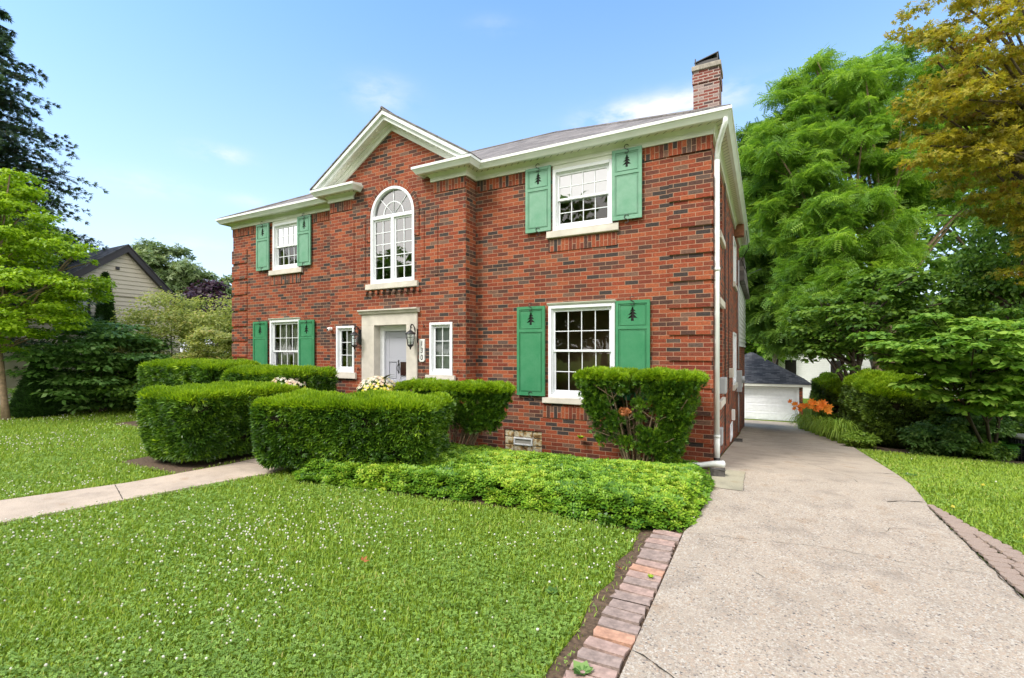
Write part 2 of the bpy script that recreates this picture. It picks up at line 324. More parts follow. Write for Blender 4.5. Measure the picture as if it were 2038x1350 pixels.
        for i in s.sm: me.polygons[i].use_smooth = True
        me.update(); return me
    def build(s, name, m, parent=None, loc=None, rz=0, bevel=0):
        o = link(name, s.mesh(name), m, parent, loc, rz)
        if bevel:
            b = o.modifiers.new('bevel', 'BEVEL'); b.width = bevel; b.segments = 2; b.limit_method = 'ANGLE'
        return o
def npmesh(name, V, F, m, tint=None, parent=None, smooth=False):
    me = bpy.data.meshes.new(name); V = np.asarray(V, np.float32); F = np.asarray(F, np.int32); k = F.shape[1]
    me.vertices.add(len(V)); me.vertices.foreach_set('co', V.ravel())
    me.loops.add(F.size); me.loops.foreach_set('vertex_index', F.ravel())
    me.polygons.add(len(F)); me.polygons.foreach_set('loop_start', np.arange(0, F.size, k, dtype=np.int32))
    if tint is not None:
        a = me.attributes.new('tint', 'FLOAT', 'POINT'); a.data.foreach_set('value', np.asarray(tint, np.float32))
    me.update(calc_edges=True)
    if smooth: me.polygons.foreach_set('use_smooth', np.ones(len(F), bool))
    return link(name, me, m, parent)
def inst(tmpl, pos, X, Y, Z, size, tint):
    """expand a leaf template at many places; returns V, F, tint per vertex"""
    tv, tf = tmpl; tv = np.asarray(tv, float); tf = np.asarray(tf, int); n = len(pos); k = len(tv)
    sz = np.broadcast_to(np.asarray(size, float).reshape(-1, 1, 1), (n, 1, 1))
    V = pos[:, None, :] + sz * (tv[None, :, 0:1] * X[:, None, :] + tv[None, :, 1:2] * Y[:, None, :] + tv[None, :, 2:3] * Z[:, None, :])
    F = (tf[None] + (np.arange(n) * k)[:, None, None]).reshape(-1, tf.shape[1])
    return V.reshape(-1, 3), F, np.repeat(tint, k)
def merge(parts):
    Vs, Fs, Ts, b = [], [], [], 0
    for V, F, T in parts: Vs.append(V); Fs.append(F + b); Ts.append(T); b += len(V)
    return np.concatenate(Vs), np.concatenate(Fs), np.concatenate(Ts)
def nrm(a): return a / np.maximum(np.linalg.norm(a, axis=-1, keepdims=True), 1e-9)
def rdir(n): return nrm(R.normal(size=(n, 3)))
# templates: Y is the leaf's axis, Z its face
LEAF = ([(0, 0, 0), (-.32, .45, .06), (0, 1, -.05), (.32, .45, .06)], [(0, 1, 2, 3)])
def fan(angs, w, l0=0., lift=.1, lens=None):
    vs, fs = [], []
    for i, a in enumerate(angs):
        a = radians(a); d = np.array([sin(a), cos(a), 0]); p = np.array([cos(a), -sin(a), 0]); l = lens[i] if lens else 1
        b = len(vs); z = np.array([0, 0, lift]) * (1 if i % 2 else -.5)
        vs += [d * l0, d * (l0 + .45 * l) - p * w + z * .5, d * (l0 + l) + z, d * (l0 + .45 * l) + p * w + z * .5]; fs.append((b, b + 1, b + 2, b + 3))
    return [tuple(v) for v in vs], fs
SPRAY = fan([-58, -28, 2, 32, 60], .14, 0, .25, [.65, .9, 1, .9, .65])
MAPLE = fan([-105, -52, 0, 52, 105], .17, 0, -.15, [.55, .85, 1, .85, .55])
HEART = ([(0, 0, 0), (-.36, -.14, .06), (-.50, .34, .08), (0, .95, -.08), (.36, -.14, .06), (.50, .34, .08)], [(0, 1, 2, 3), (0, 3, 5, 4)])
def pinnate(n=6):
    vs, fs = [], []
    for i in range(n):
        t = (i + .6) / n; y = t; z = -.35 * t * t; l = .34 * (1 - .45 * abs(t - .4))
        for sg in (-1, 1):
            b = len(vs); w = .062
            vs += [(0, y, z), (sg * l * .5, y + w + .04, z - .02), (sg * l, y + .10, z - .06), (sg * l * .5, y - w + .04, z - .02)]
            fs.append((b, b + 1, b + 2, b + 3) if sg < 0 else (b, b + 3, b + 2, b + 1))
    return vs, fs
PINN = pinnate()
def rosette():
    vs, fs = [], []
    for ring, (n, r, up) in enumerate(((7, 1, .10), (5, .62, .42))):
        for i in range(n):
            a = 2 * pi * (i + .5 * ring) / n + .2 * sin(3 * i); d = np.array([cos(a), sin(a), 0]); p = np.array([-sin(a), cos(a), 0]); b = len(vs); w = .24 * r
            vs += [d * .06, d * .62 * r - p * w + np.array([0, 0, up]), d * r + np.array([0, 0, up * .7]), d * .62 * r + p * w + np.array([0, 0, up])]; fs.append((b, b + 1, b + 2, b + 3))
    return [tuple(v) for v in vs], fs
ROS = rosette()

# ------------------------------------------------------------------ vegetation helpers
def frames(out, up=.6, jit=.5, droop=.2):
    n = len(out); Z = nrm(out * .5 + np.array([0, 0, up]) + R.normal(size=(n, 3)) * jit * .7)
    Yv = out + R.normal(size=(n, 3)) * jit - np.array([0, 0, droop]); Yv = nrm(Yv - Z * (Yv * Z).sum(1, keepdims=True)); X = np.cross(Yv, Z)
    return X, Yv, Z
def env_clumps(envs, m, cr, flat, inner=.25):
    """clump centres through big ellipsoids. envs: (centre, rx, rz) ; returns centres, radii, outward"""
    w = np.array([e[1] * e[1] * e[2] for e in envs]) ** .8; w = w / w.sum(); idx = R.choice(len(envs), m, p=w)
    c = np.array([e[0] for e in envs])[idx]; rx = np.array([e[1] for e in envs])[idx]; rz = np.array([e[2] for e in envs])[idx]
    d = rdir(m); rr = (inner + (1 - inner) * R.random(m)) ** .55; sc = np.stack([rx, rx, rz], 1)
    return c + d * sc * rr[:, None], cr * (.6 + .8 * R.random(m)), d
def foliage(name, m, cents, rads, n, tmpl, size, flat=.5, parent=None, up=.6, jit=.5, droop=.2, tvar=.35, shell=.35, tb=None):
    p = rads ** 2; p = p / p.sum(); idx = R.choice(len(cents), n, p=p)
    d = rdir(n); d[:, 2] = np.where(d[:, 2] < -.3, -d[:, 2] * .5, d[:, 2]); rr = (shell + (1 - shell) * R.random(n))[:, None]
    pos = cents[idx] + d * rads[idx][:, None] * rr * np.array([1, 1, flat])
    base = R.random(len(cents)) if tb is None else tb
    tint = np.clip(base[idx] * tvar + R.random(n) * (1 - tvar), 0, 1)
    X, Yv, Z = frames(d, up, jit, droop)
    V, F, T = inst(tmpl, pos, X, Yv, Z, size * (.7 + .6 * R.random(n)), tint)
    return npmesh(name, V, F, m, T, parent)
def bez(p0, p1, p2, n=6):
    p0, p1, p2 = map(np.asarray, (p0, p1, p2)); return [(1 - t) ** 2 * p0 + 2 * t * (1 - t) * p1 + t * t * p2 for t in np.linspace(0, 1, n)]
def wood(name, base, tops, targets, r0, m, parent, lean=None, nb=26, rb=.3):
    """tapered trunk(s) from base to tops, limbs to a sample of crown clumps"""
    mb = MB(); base = np.array(base, float); tops = [np.array(t, float) for t in tops]; trunks = []
    for t in tops:
        mid = base * .5 + t * .5 + np.array([R.normal() * .04, R.normal() * .04, 0]) * np.linalg.norm(t - base) * .5
        pts = bez(base, mid, t, 9); rad = list(np.linspace(r0, r0 * .22, 9)); rad[0] = r0 * 1.35
        mb.tube(pts, rad, 9); trunks.append(pts)
    if len(targets):
        for q in targets[R.choice(len(targets), min(nb, len(targets)), replace=False)]:
            tr = trunks[R.integers(len(trunks))]; k = int(np.clip(3 + R.integers(5), 2, 8)); s = np.array(tr[k])
            k2 = k
            while k2 > 1 and tr[k2][2] > q[2]: k2 -= 1
            s = np.array(tr[max(k2, 2)]); L = np.linalg.norm(q - s); mid = (s + q) / 2 + np.array([0, 0, .12 * L])
            mb.tube(bez(s, mid, q, 6), list(np.linspace(min(r0 * .45, .02 + .028 * L), .008 + .002 * L, 6)), 5, cap=False)
    return mb.build(name, m, parent)
def tree(name, label, cat, base, tops, envs, m, cr, n, tmpl, size, lm, r0, bark=None, flat=.45, group=None, nb=26, **kw):
    root = empty(name, base); tag(root, label, cat, group); o0 = np.array(base)
    envs = [(np.array(e[0]) - o0, e[1], e[2]) for e in envs]
    c, r, d = env_clumps(envs, m, cr, flat)
    foliage('crown', lm, c, r, n, tmpl, size, flat, root, **kw)
    wood('trunk', (0, 0, -.1), [np.array(t) - o0 for t in tops], c, r0, bark or M_bark, root, nb=nb)
    return root
def E_(x, y, Y, rx, rz): # ellipsoid given by its place in the photograph and its distance
    return (at(x, y, Y), rx * Y / 945, rz * Y / 945)
def base_at(x, y, Y):
    p = at(x, y, Y); return (float(p[0]), float(p[1]), float(gz(p[0], p[1])))

def hedge(name, label, x0, x1, y0, y1, h, n, size=.055, group=None, p=11, bumps=.03, m_side=None, m_top=None, taper=.92, zb=.10, rot=0, ground=0, stems=8, core_in=.07, category='hedge'):
    root = empty(name, ((x0 + x1) / 2, (y0 + y1) / 2, ground), rot); tag(root, label, category, group)
    hx, hy, hz = (x1 - x0) / 2, (y1 - y0) / 2, (h - zb) / 2; cz = zb + hz
    def surf(q):
        q = q / (np.abs(q) ** p).sum(1, keepdims=True) ** (1 / p)
        nn = nrm(np.sign(q) * np.abs(q) ** (p - 1) / np.array([hx, hy, hz]))
        P = q * np.array([hx, hy, hz]); tp = taper + (1 - taper) * (P[:, 2:3] / hz + 1) / 2; P = P * np.concatenate([tp, tp, np.ones_like(tp)], 1)
        sd = x0 * 3.7
        b = bumps * (np.sin(P[:, 0] * 5.3 + sd) * np.sin(P[:, 1] * 4.7 + P[:, 2] * 3.9 + 1) + .6 * np.sin(P[:, 0] * 11 + P[:, 2] * 9 + sd) + .5 * np.sin(P[:, 1] * 13 + P[:, 0] * 3))
        return P + nn * b[:, None] + np.array([0, 0, cz]), nn
    areas = np.array([hy * hz, hx * hz, hx * hy * 1.3]); areas = areas / areas.sum()
    ax = R.choice(3, n, p=areas); q = R.uniform(-1, 1, (n, 3)); sg = R.choice([-1, 1], n); sg = np.where((ax == 2) & (R.random(n) < .85), 1, sg); q[np.arange(n), ax] = sg
    P, nn = surf(q); depth = R.random(n) ** 1.6 * .11; P = P - nn * depth[:, None]
    hole = (np.sin(P[:, 0] * 7.1 + P[:, 2] * 5 + x0) * np.sin(P[:, 2] * 8.3 + P[:, 1] * 6 + 2) * np.sin(P[:, 0] * 2.7 - P[:, 2] * 3) > .34) & (nn[:, 2] < .45) & (R.random(n) < .8)
    keep = (P[:, 2] > zb * (.3 + 1.6 * R.random(n))) & ~hole; P, nn, depth = P[keep], nn[keep], depth[keep]; n = len(P)
    out = nrm(nn + np.array([0, 0, .05]) + R.normal(size=(n, 3)) * .55); Z = nrm(np.cross(out, rdir(n)) * .6 + nn * .5 + np.array([0, 0, .5])); Z = nrm(Z - out * (Z * out).sum(1, keepdims=True)); X = np.cross(out, Z)
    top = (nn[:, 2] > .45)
    prt = []
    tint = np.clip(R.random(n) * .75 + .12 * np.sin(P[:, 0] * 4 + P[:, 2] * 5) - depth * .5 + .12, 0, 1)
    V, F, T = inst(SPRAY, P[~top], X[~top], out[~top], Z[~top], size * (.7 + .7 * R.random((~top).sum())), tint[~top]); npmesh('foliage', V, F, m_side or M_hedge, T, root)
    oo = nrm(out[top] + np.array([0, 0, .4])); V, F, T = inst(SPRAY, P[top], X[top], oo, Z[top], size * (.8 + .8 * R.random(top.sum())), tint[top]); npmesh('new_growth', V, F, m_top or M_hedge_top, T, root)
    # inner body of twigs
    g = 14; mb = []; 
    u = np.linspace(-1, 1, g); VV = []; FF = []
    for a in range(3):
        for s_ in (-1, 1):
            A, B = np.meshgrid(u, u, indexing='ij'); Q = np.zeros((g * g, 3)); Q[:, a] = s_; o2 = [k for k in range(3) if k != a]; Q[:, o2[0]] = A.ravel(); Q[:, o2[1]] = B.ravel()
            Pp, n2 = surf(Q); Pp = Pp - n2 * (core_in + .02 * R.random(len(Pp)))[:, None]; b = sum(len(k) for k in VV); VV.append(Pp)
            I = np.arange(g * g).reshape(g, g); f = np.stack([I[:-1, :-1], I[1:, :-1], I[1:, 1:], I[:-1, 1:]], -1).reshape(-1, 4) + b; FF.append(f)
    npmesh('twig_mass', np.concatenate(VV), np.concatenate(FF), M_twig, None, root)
    mb = MB()
    for i in range(stems):
        x = R.uniform(-hx * .8, hx * .8); y = R.uniform(-hy * .6, hy * .6)
        mb.tube([(x, y, -.1), (x + R.normal() * .03, y, .2), (x + R.normal() * .08, y + R.normal() * .05, .5)], [.022, .018, .012], 6)
    mb.build('stem', M_bark, root)
    return root

# ------------------------------------------------------------------ ground
def build_ground():
    def axis(lo, hi, a, b, near, far):
        l = [a]; 
        while l[0] > lo: l.insert(0, l[0] - min(far, near + (a - l[0]) * .25 + near))
        while l[-1] < b: l.append(l[-1] + near)
        while l[-1] < hi: l.append(l[-1] + min(far, near + (l[-1] - b) * .25 + near))
        return np.array(l)
    xs = axis(-400, 400, -17, 7, .35, 40); ys = axis(-300, 400, -9, 25, .35, 40)
    A, B = np.meshgrid(xs, ys, indexing='ij'); Z = gz(A, B) - .012
    Z += .012 * np.sin(A * 1.3 + 1) * np.sin(B * 1.1) * sstep(np.abs(A), 3.2, 4)
    I = np.arange(A.size).reshape(A.shape); F = np.stack([I[:-1, :-1], I[1:, :-1], I[1:, 1:], I[:-1, 1:]], -1).reshape(-1, 4)
    m, nt, N, L = mat('lawn_soil'); b = N('ShaderNodeBsdfPrincipled'); o = N('ShaderNodeOutputMaterial'); L(b.outputs[0], o.inputs[0]); b.inputs['Roughness'].default_value = 1; b.inputs['Specular IOR Level'].default_value = .1
    tc = N('ShaderNodeTexCoord'); n = N('ShaderNodeTexNoise'); n.inputs['Scale'].default_value = 30; n.inputs['Detail'].default_value = 8; n.inputs['Roughness'].default_value = .75; L(tc.outputs['Object'], n.inputs[0])
    r = ramp(N, [(.3, (.045, .07, .012)), (.5, (.12, .19, .020)), (.62, (.20, .29, .03)), (.75, (.27, .30, .07))]); L(n.outputs[0], r.inputs[0]); L(r.outputs[0], b.inputs['Base Color'])
    bp = N('ShaderNodeBump'); bp.inputs['Strength'].default_value = .8; bp.inputs['Distance'].default_value = .03; L(n.outputs[0], bp.inputs['Height']); L(bp.outputs[0], b.inputs['Normal'])
    g = npmesh('ground', np.stack([A.ravel(), B.ravel(), Z.ravel()], 1), F, m, smooth=True); tag(g, kind='structure')
build_ground()
def inpoly(x, y, poly):
    x = np.asarray(x); y = np.asarray(y); c = np.zeros(x.shape, bool); n = len(poly)
    for i in range(n):
        x1, y1 = poly[i]; x2, y2 = poly[i - 1]
        k = ((y1 > y) != (y2 > y)) & (x < (x2 - x1) * (y - y1) / ((y2 - y1) or 1e-9) + x1); c ^= k
    return c
WALK_L = [(-9.4, -11), (-8.1, -8.2), (-6.92, -5.53), (-6.51, -4.5), (-6.35, -3.3), (-6.38, -1.35)]
WALK_R = [(-5.35, -1.35), (-5.32, -3.3), (-5.46, -3.75), (-5.93, -5.8), (-7.1, -8.4), (-8.4, -11)]
WALK = WALK_L + WALK_R
DRIVE_L = [(0.03, -12), (0.03, -2.9), (0.09, -2.6), (0.13, -1.3), (0.035, -.35), (0.03, 8.6), (-.1, 14), (-3.2, 15.5), (-3.2, 23.3)]
DRIVE_R = [(2.62, 23.3), (2.05, 15.7), (2.42, 11), (2.62, 7.2), (2.46, 2.8), (2.40, 1.2), (2.27, -.80), (2.24, -1.0), (2.24, -12)]
DRIVE = DRIVE_L + DRIVE_R
BED = [(-5.15, -3.1), (-4.63, -3.42), (-2.73, -3.16), (-1.29, -2.98), (-.35, -3.06), (.05, -2.80), (.12, -1.4), (.0, -.4), (-.05, -.05), (-4.0, -.05), (-4.1, -.4), (-5.2, -.5)]
SOIL = [(-.34, -3.25), (-.31, -3.5), (-.37, -3.8), (-.30, -4.1), (-.36, -4.4), (-.31, -4.8), (-.33, -5.1), (-.31, -6), (-.35, -12), (.03, -12), (.03, -2.8), (-.35, -2.9)]
LBED = [(-12.8, -2.15), (-8.2, -2.2), (-8.05, -3.95), (-6.45, -3.95), (-6.4, -.3), (-12.8, -.3)]
RBED = [(2.4, 6.0), (5.0, 5.3), (12, 8), (12, 23), (2.2, 23), (2.1, 12)]

def slab(name, left, right, z, m, th=.05, res=.5):
    """a sheet between two edge lines following the ground, with thickness"""
    poly = left + right; xs = [p[0] for p in poly]; ys = [p[1] for p in poly]
    pts = []
    for i in range(len(poly)):
        p, q = np.array(poly[i]), np.array(poly[(i + 1) % len(poly)]); k = max(1, int(np.linalg.norm(q - p) / res)); 
        for j in range(k): pts.append(p + (q - p) * j / k)
    tr = None
    from mathutils.geometry import delaunay_2d_cdt
    n = len(pts); inner = []
    for x in np.arange(min(xs) + .2, max(xs), .45):
        for y in np.arange(min(ys) + .2, max(ys), .45):
            if bool(inpoly(np.array([x]), np.array([y]), poly)[0]): inner.append((x, y))
    v2, e2, f2, *_ = delaunay_2d_cdt([Vector(p) for p in pts] + [Vector(p) for p in inner], [], [list(range(n))], 2, 1e-5)
    V = np.array([(p.x, p.y, float(gz(p.x, p.y)) + z) for p in v2]); mb = MB(); nv = len(V)
    fs = [tuple(f) for f in f2]
    mb.add(V, fs, smooth=False)
    mb.add([(p[0], p[1], float(gz(p[0], p[1])) + z) for p in pts] + [(p[0], p[1], float(gz(p[0], p[1])) + z - th) for p in pts], [(i, (i + 1) % n, n + (i + 1) % n, n + i) for i in range(n)])
    return mb.build(name, m)
def concrete(name, agg=1., base=(.385, .330, .270)):
    m, nt, N, L = mat(name); b = N('ShaderNodeBsdfPrincipled'); o = N('ShaderNodeOutputMaterial'); L(b.outputs[0], o.inputs[0]); b.inputs['Roughness'].default_value = .9; b.inputs['Specular IOR Level'].default_value = .2
    tc = N('ShaderNodeTexCoord'); P = tc.outputs['Object']
    n = N('ShaderNodeTexNoise'); n.inputs['Scale'].default_value = 1.6; n.inputs['Detail'].default_value = 8; n.inputs['Roughness'].default_value = .65; L(P, n.inputs[0])
    c = np.array(base); r = ramp(N, [(.3, tuple(c * .80)), (.5, tuple(c)), (.7, tuple(c * 1.16))]); L(n.outputs[0], r.inputs[0])
    v = N('ShaderNodeTexVoronoi'); v.inputs['Scale'].default_value = 78; L(P, v.inputs[0])
    sx = N('ShaderNodeSeparateColor'); L(v.outputs['Color'], sx.inputs[0])
    pr = ramp(N, [(0, (.38, .31, .245)), (.2, (.47, .42, .36)), (.38, (.32, .26, .215)), (.52, (.42, .33, .26)), (.66, (.22, .185, .165)), (.74, (.52, .48, .43)), (.84, (.39, .28, .20)), (.92, (.09, .08, .085)), (.96, (.42, .37, .32))], 'CONSTANT'); L(sx.outputs[0], pr.inputs[0])
    v2 = N('ShaderNodeTexVoronoi'); v2.inputs['Scale'].default_value = 78; v2.feature = 'DISTANCE_TO_EDGE'; L(P, v2.inputs[0])
    edge = N('ShaderNodeMapRange'); edge.inputs[1].default_value = .02; edge.inputs[2].default_value = .16; L(v2.outputs[0], edge.inputs[0])
    # exposed stones show where the cream has worn off: strongest on the street end
    sy = N('ShaderNodeSeparateXYZ'); L(P, sy.inputs[0]); wr = N('ShaderNodeMapRange'); wr.inputs[1].default_value = 1.2; wr.inputs[2].default_value = -1.6; wr.inputs[3].default_value = .15; wr.inputs[4].default_value = .95; L(sy.outputs[1], wr.inputs[0])
    n3 = N('ShaderNodeTexNoise'); n3.inputs['Scale'].default_value = 7; n3.inputs['Detail'].default_value = 5; L(P, n3.inputs[0]); m3 = N('ShaderNodeMapRange'); m3.inputs[1].default_value = .3; m3.inputs[2].default_value = .6; m3.inputs[3].default_value = .45; L(n3.outputs[0], m3.inputs[0])
    f1 = N('ShaderNodeMath'); f1.operation = 'MULTIPLY'; L(edge.outputs[0], f1.inputs[0]); L(wr.outputs[0], f1.inputs[1])
    f2 = N('ShaderNodeMath'); f2.operation = 'MULTIPLY'; L(f1.outputs[0], f2.inputs[0]); L(m3.outputs[0], f2.inputs[1])
    f3 = N('ShaderNodeMath'); f3.operation = 'MULTIPLY'; L(f2.outputs[0], f3.inputs[0]); f3.inputs[1].default_value = agg
    mx = N('ShaderNodeMix'); mx.data_type = 'RGBA'; L(f3.outputs[0], mx.inputs[0]); L(r.outputs[0], mx.inputs[6]); L(pr.outputs[0], mx.inputs[7])
    # rust and damp stains
    n4 = N('ShaderNodeTexNoise'); n4.inputs['Scale'].default_value = 3.1; n4.inputs['Detail'].default_value = 3; L(P, n4.inputs[0]); r4 = ramp(N, [(.30, (.84, .84, .85)), (.45, (1, 1, 1)), (.60, (1, 1, 1)), (.74, (.84, .77, .70))]); L(n4.outputs[0], r4.inputs[0])
    m4 = N('ShaderNodeMix'); m4.data_type = 'RGBA'; m4.blend_type = 'MULTIPLY'; m4.inputs[0].default_value = 1; L(mx.outputs[2], m4.inputs[6]); L(r4.outputs[0], m4.inputs[7])
    fn = N('ShaderNodeTexNoise'); fn.inputs['Scale'].default_value = 160; fn.inputs['Detail'].default_value = 3; L(P, fn.inputs[0]); fr = N('ShaderNodeMapRange'); fr.inputs[1].default_value = .25; fr.inputs[2].default_value = .75; fr.inputs[3].default_value = .72; fr.inputs[4].default_value = 1.25; L(fn.outputs[0], fr.inputs[0])
    vs = N('ShaderNodeVectorMath'); vs.operation = 'SCALE'; L(m4.outputs[2], vs.inputs[0]); L(fr.outputs[0], vs.inputs['Scale']); L(vs.outputs[0], b.inputs['Base Color'])
    ad = N('ShaderNodeMath'); ad.operation = 'ADD'; L(f3.outputs[0], ad.inputs[0]); L(fn.outputs[0], ad.inputs[1])
    bp = N('ShaderNodeBump'); bp.inputs['Strength'].default_value = .45; bp.inputs['Distance'].default_value = .006; L(ad.outputs[0], bp.inputs['Height']); L(bp.outputs[0], b.inputs['Normal'])
    return m
M_drive = concrete('exposed_aggregate_concrete'); M_walk = concrete('walk_concrete', .25, (.47, .385, .31))
M_crack = simple('crack_dirt', (.035, .03, .022), 1)
M_soil = simple('bare_soil', (.10, .065, .04), 1, var=.5, vscale=30, bump=1, bscale=50)
dr = slab('driveway', DRIVE_L, DRIVE_R, .022, M_drive); tag(dr, kind='structure')
wk = slab('front_walk', WALK_L, WALK_R, .018, M_walk); tag(wk, kind='structure')
for nm, poly, zz in (('garden_bed', BED, .004), ('edging_soil', SOIL, .001), ('hedge_bed', LBED, .003), ('side_bed', RBED, .003)):
    k = len(poly) // 2; s = slab(nm, poly[:k], poly[k:], zz, M_soil, .03); tag(s, kind='structure')
def crackline(mb, pts, w, z=.0265, jit=.02):
    P = []
    for i in range(len(pts) - 1):
        a, b = np.array(pts[i]), np.array(pts[i + 1]); k = max(2, int(np.linalg.norm(b - a) / .05))
        for j in range(k): P.append(a + (b - a) * j / k + R.normal(size=2) * jit * .35)
    P.append(np.array(pts[-1])); n = len(P); vs = []
    for i, p in enumerate(P):
        d = P[min(i + 1, n - 1)] - P[max(i - 1, 0)]; d = d / np.linalg.norm(d); q = np.array([-d[1], d[0]]) * w * .75 * (.2 + R.random() * 1.0) * (1 if 0 < i < n - 1 else .1)
        for s in (1, -1): r_ = p + q * s; vs.append((r_[0], r_[1], float(gz(r_[0], r_[1])) + z))
    mb.add(vs, [(2 * i, 2 * i + 1, 2 * i + 3, 2 * i + 2) for i in range(n - 1)])
mb = MB()
for pts, w in (([(.04, -2.93), (.6, -2.84), (1.08, -2.73), (1.7, -2.78), (2.22, -2.75)], .0028), ([(.05, 2.37), (1.12, 2.16)], .006), ([(1.12, 2.16), (1.66, .51), (1.78, .2)], .004), ([(1.93, .92), (2.38, 1.19)], .010),
               ([(1.88, -.96), (2.05, -.82), (2.27, -.76)], .011), ([(2.27, -.76), (2.3, -.8)], .006), ([(.05, 10.3), (2.45, 10.8)], .012), ([(.9, 10.5), (-.6, 15.5), (-1.2, 23)], .010), ([(.03, -4.90), (.15, -4.94), (.30, -5.05), (.5, -5.3)], .007),
               ([(-.04, -1.27), (.46, -1.25), (.46, -.2)], .003), ([(1.6, -2.2), (1.75, -1.9), (1.95, -1.85)], .003), ([(.6, -3.5), (.75, -3.62)], .006), ([(.9, -.9), (1.0, -1.1)], .004), ([(1.7, .1), (1.75, -.15)], .006), ([(.05, 6.2), (2.5, 6.4)], .006), ([(2.235, -1.2), (2.235, -3.6)], .006)):
    crackline(mb, pts, w)
k = mb.build('crack', M_crack, dr)
mb = MB(); crackline(mb, [(-6.56, -4.62), (-5.72, -4.88)], .006, .0225, .004); crackline(mb, [(-6.37, -3.1), (-5.3, -3.05)], .006, .0225, .004); crackline(mb, [(-7.35, -6.5), (-6.3, -6.8)], .006, .0225, .004); mb.build('joint', M_crack, wk)
# lighter patch of newer concrete under the downspout
pm = concrete('patch_concrete', .05, (.34, .315, .235)); pz = .0265
tag(MB().add([(.09, -1.24, pz), (.455, -1.24, pz), (.455, -.22, pz), (.05, -.22, pz)], [(0, 1, 2, 3)]).build('concrete_patch', pm, dr))

# brick pavers along the driveway
pav = [simple('paver_pinkish', (.34, .235, .20), .9, var=.3, vscale=22, bump=.6, bscale=60), simple('paver_grey', (.27, .205, .18), .9, var=.35, vscale=22, bump=.6, bscale=60), simple('paver_orange', (.42, .235, .16), .9, var=.3, vscale=22, bump=.6, bscale=60), simple('paver_side', (.33, .25, .205), .9, var=.3, vscale=14, bump=.6, bscale=50)]
y = -2.98; i = 0
while y > -7.2:
    l = .108 + .012 * R.random(); ci = 2 if i in (7, 15) else int(R.random() < .45)
    w = .118 + R.normal() * .003; mb = MB(); k8 = [(-w + R.normal() * .004, -l / 2 + .008 + R.random() * .004), (0, -l / 2 + .007 + R.random() * .005), (w + R.normal() * .005, -l / 2 + .008 + R.random() * .004), (w + R.normal() * .004, 0), (w + R.normal() * .005, l / 2 - .008 - R.random() * .004), (0, l / 2 - .007 - R.random() * .004), (-w + R.normal() * .004, l / 2 - .008), (-w + R.normal() * .004, 0)]; mb.prism(k8, -.03, .028, 'z')
    o = mb.build('brick_paver', pav[ci], None, (-.105 + R.normal() * .006, y - l / 2, R.normal() * .002), R.normal() * .04, bevel=.009)
    o.rotation_euler = (R.normal() * .015, R.normal() * .02, R.normal() * .04)
    if ci == 2: tag(o, 'orange-red brick paver in the row edging the left side of the driveway', 'paver', 'brick pavers along the left driveway edge')
    else: tag(o, 'worn %s brick paver in the row edging the left side of the driveway' % ('pinkish' if ci == 0 else 'grey-brown'), 'paver', 'brick pavers along the left driveway edge')
    y -= l + .004; i += 1
proto = None; yy = -.92; row = 0
while yy > -4.2:
    w_av = .05 + min(.36, .21 * (-yy - .85)); k = max(1, int(round(w_av / .155))); wv = w_av / k
    for j in range(k):
        if proto is None:
            hexp = [(-.46, 0), (-.38, .45), (0, .52), (.38, .45), (.46, 0), (.38, -.45), (0, -.52), (-.38, -.45)]
            o = MB().prism(hexp, -.03, 0, 'z').build('paving_stone', pav[3], None, (0, 0, 0), 0); bv = o.modifiers.new('bevel', 'BEVEL'); bv.width = .03; bv.limit_method = 'ANGLE'; proto = o
        else: o = proto.copy(); COL.objects.link(o)
        o.scale = (wv * 1.06, .112, .5); xx = 2.25 + wv * (j + .5) + R.normal() * .003; oy = yy + (.05 if j % 2 else 0)
        o.location = (xx, oy, float(gz(xx, oy)) + .031); o.rotation_euler = (R.normal() * .02, R.normal() * .02, R.normal() * .05)
        tag(o, 'weathered interlocking paving stone in the strip along the right side of the driveway', 'paver', 'interlocking paving stones on the right driveway edge')
    yy -= .112

# ------------------------------------------------------------------ the brick house
W, D, BA0, BA1, BY, TOP = 11.6, 8.6, -7.6, -4.1, -.34, 4.9
XC = (BA0 + BA1) / 2
house = empty('brick_house'); tag(house, 'two-storey red brick house with green shutters and a white-trimmed central gable', 'house')
def wall_cells(mb, x0, x1, z0, z1, y, holes, th=.12, axis='y', flip=1):
    """flat wall with rectangular holes and their reveals; axis 'y' faces -y at y, axis 'x' faces +x at y"""
    xs = sorted({x0, x1, *[h[0] for h in holes], *[h[1] for h in holes]}); zs = sorted({z0, z1, *[h[2] for h in holes], *[h[3] for h in holes]})
    T = (lambda x, z, d: (x, y + d, z)) if axis == 'y' else (lambda x, z, d: (y - d, x, z))
    for i in range(len(xs) - 1):
        for j in range(len(zs) - 1):
            cx, cz = (xs[i] + xs[i + 1]) / 2, (zs[j] + zs[j + 1]) / 2
            if any(h[0] < cx < h[1] and h[2] < cz < h[3] for h in holes): continue
            mb.add([T(xs[i], zs[j], 0), T(xs[i + 1], zs[j], 0), T(xs[i + 1], zs[j + 1], 0), T(xs[i], zs[j + 1], 0)], [(0, 1, 2, 3)])
    for h in holes:
        a, b, c, d = h[:4]; q = [(a, c), (b, c), (b, d), (a, d)]
        for k in range(4):
            p0, p1 = q[k], q[(k + 1) % 4]
            if len(h) > 4 and k == 2: continue
            mb.add([T(*p0, 0), T(*p0, th), T(*p1, th), T(*p1, 0)], [(0, 1, 2, 3)])
WR_U, WR_L = (-2.53, -1.48, 3.78, 4.83), (-2.61, -1.44, .90, 2.50)
WL_U, WL_L = (-9.98, -9.0, 3.70, 4.83), (-10.09, -9.0, .90, 2.48)
BSM = (-3.49, -2.74, -.12, .29)
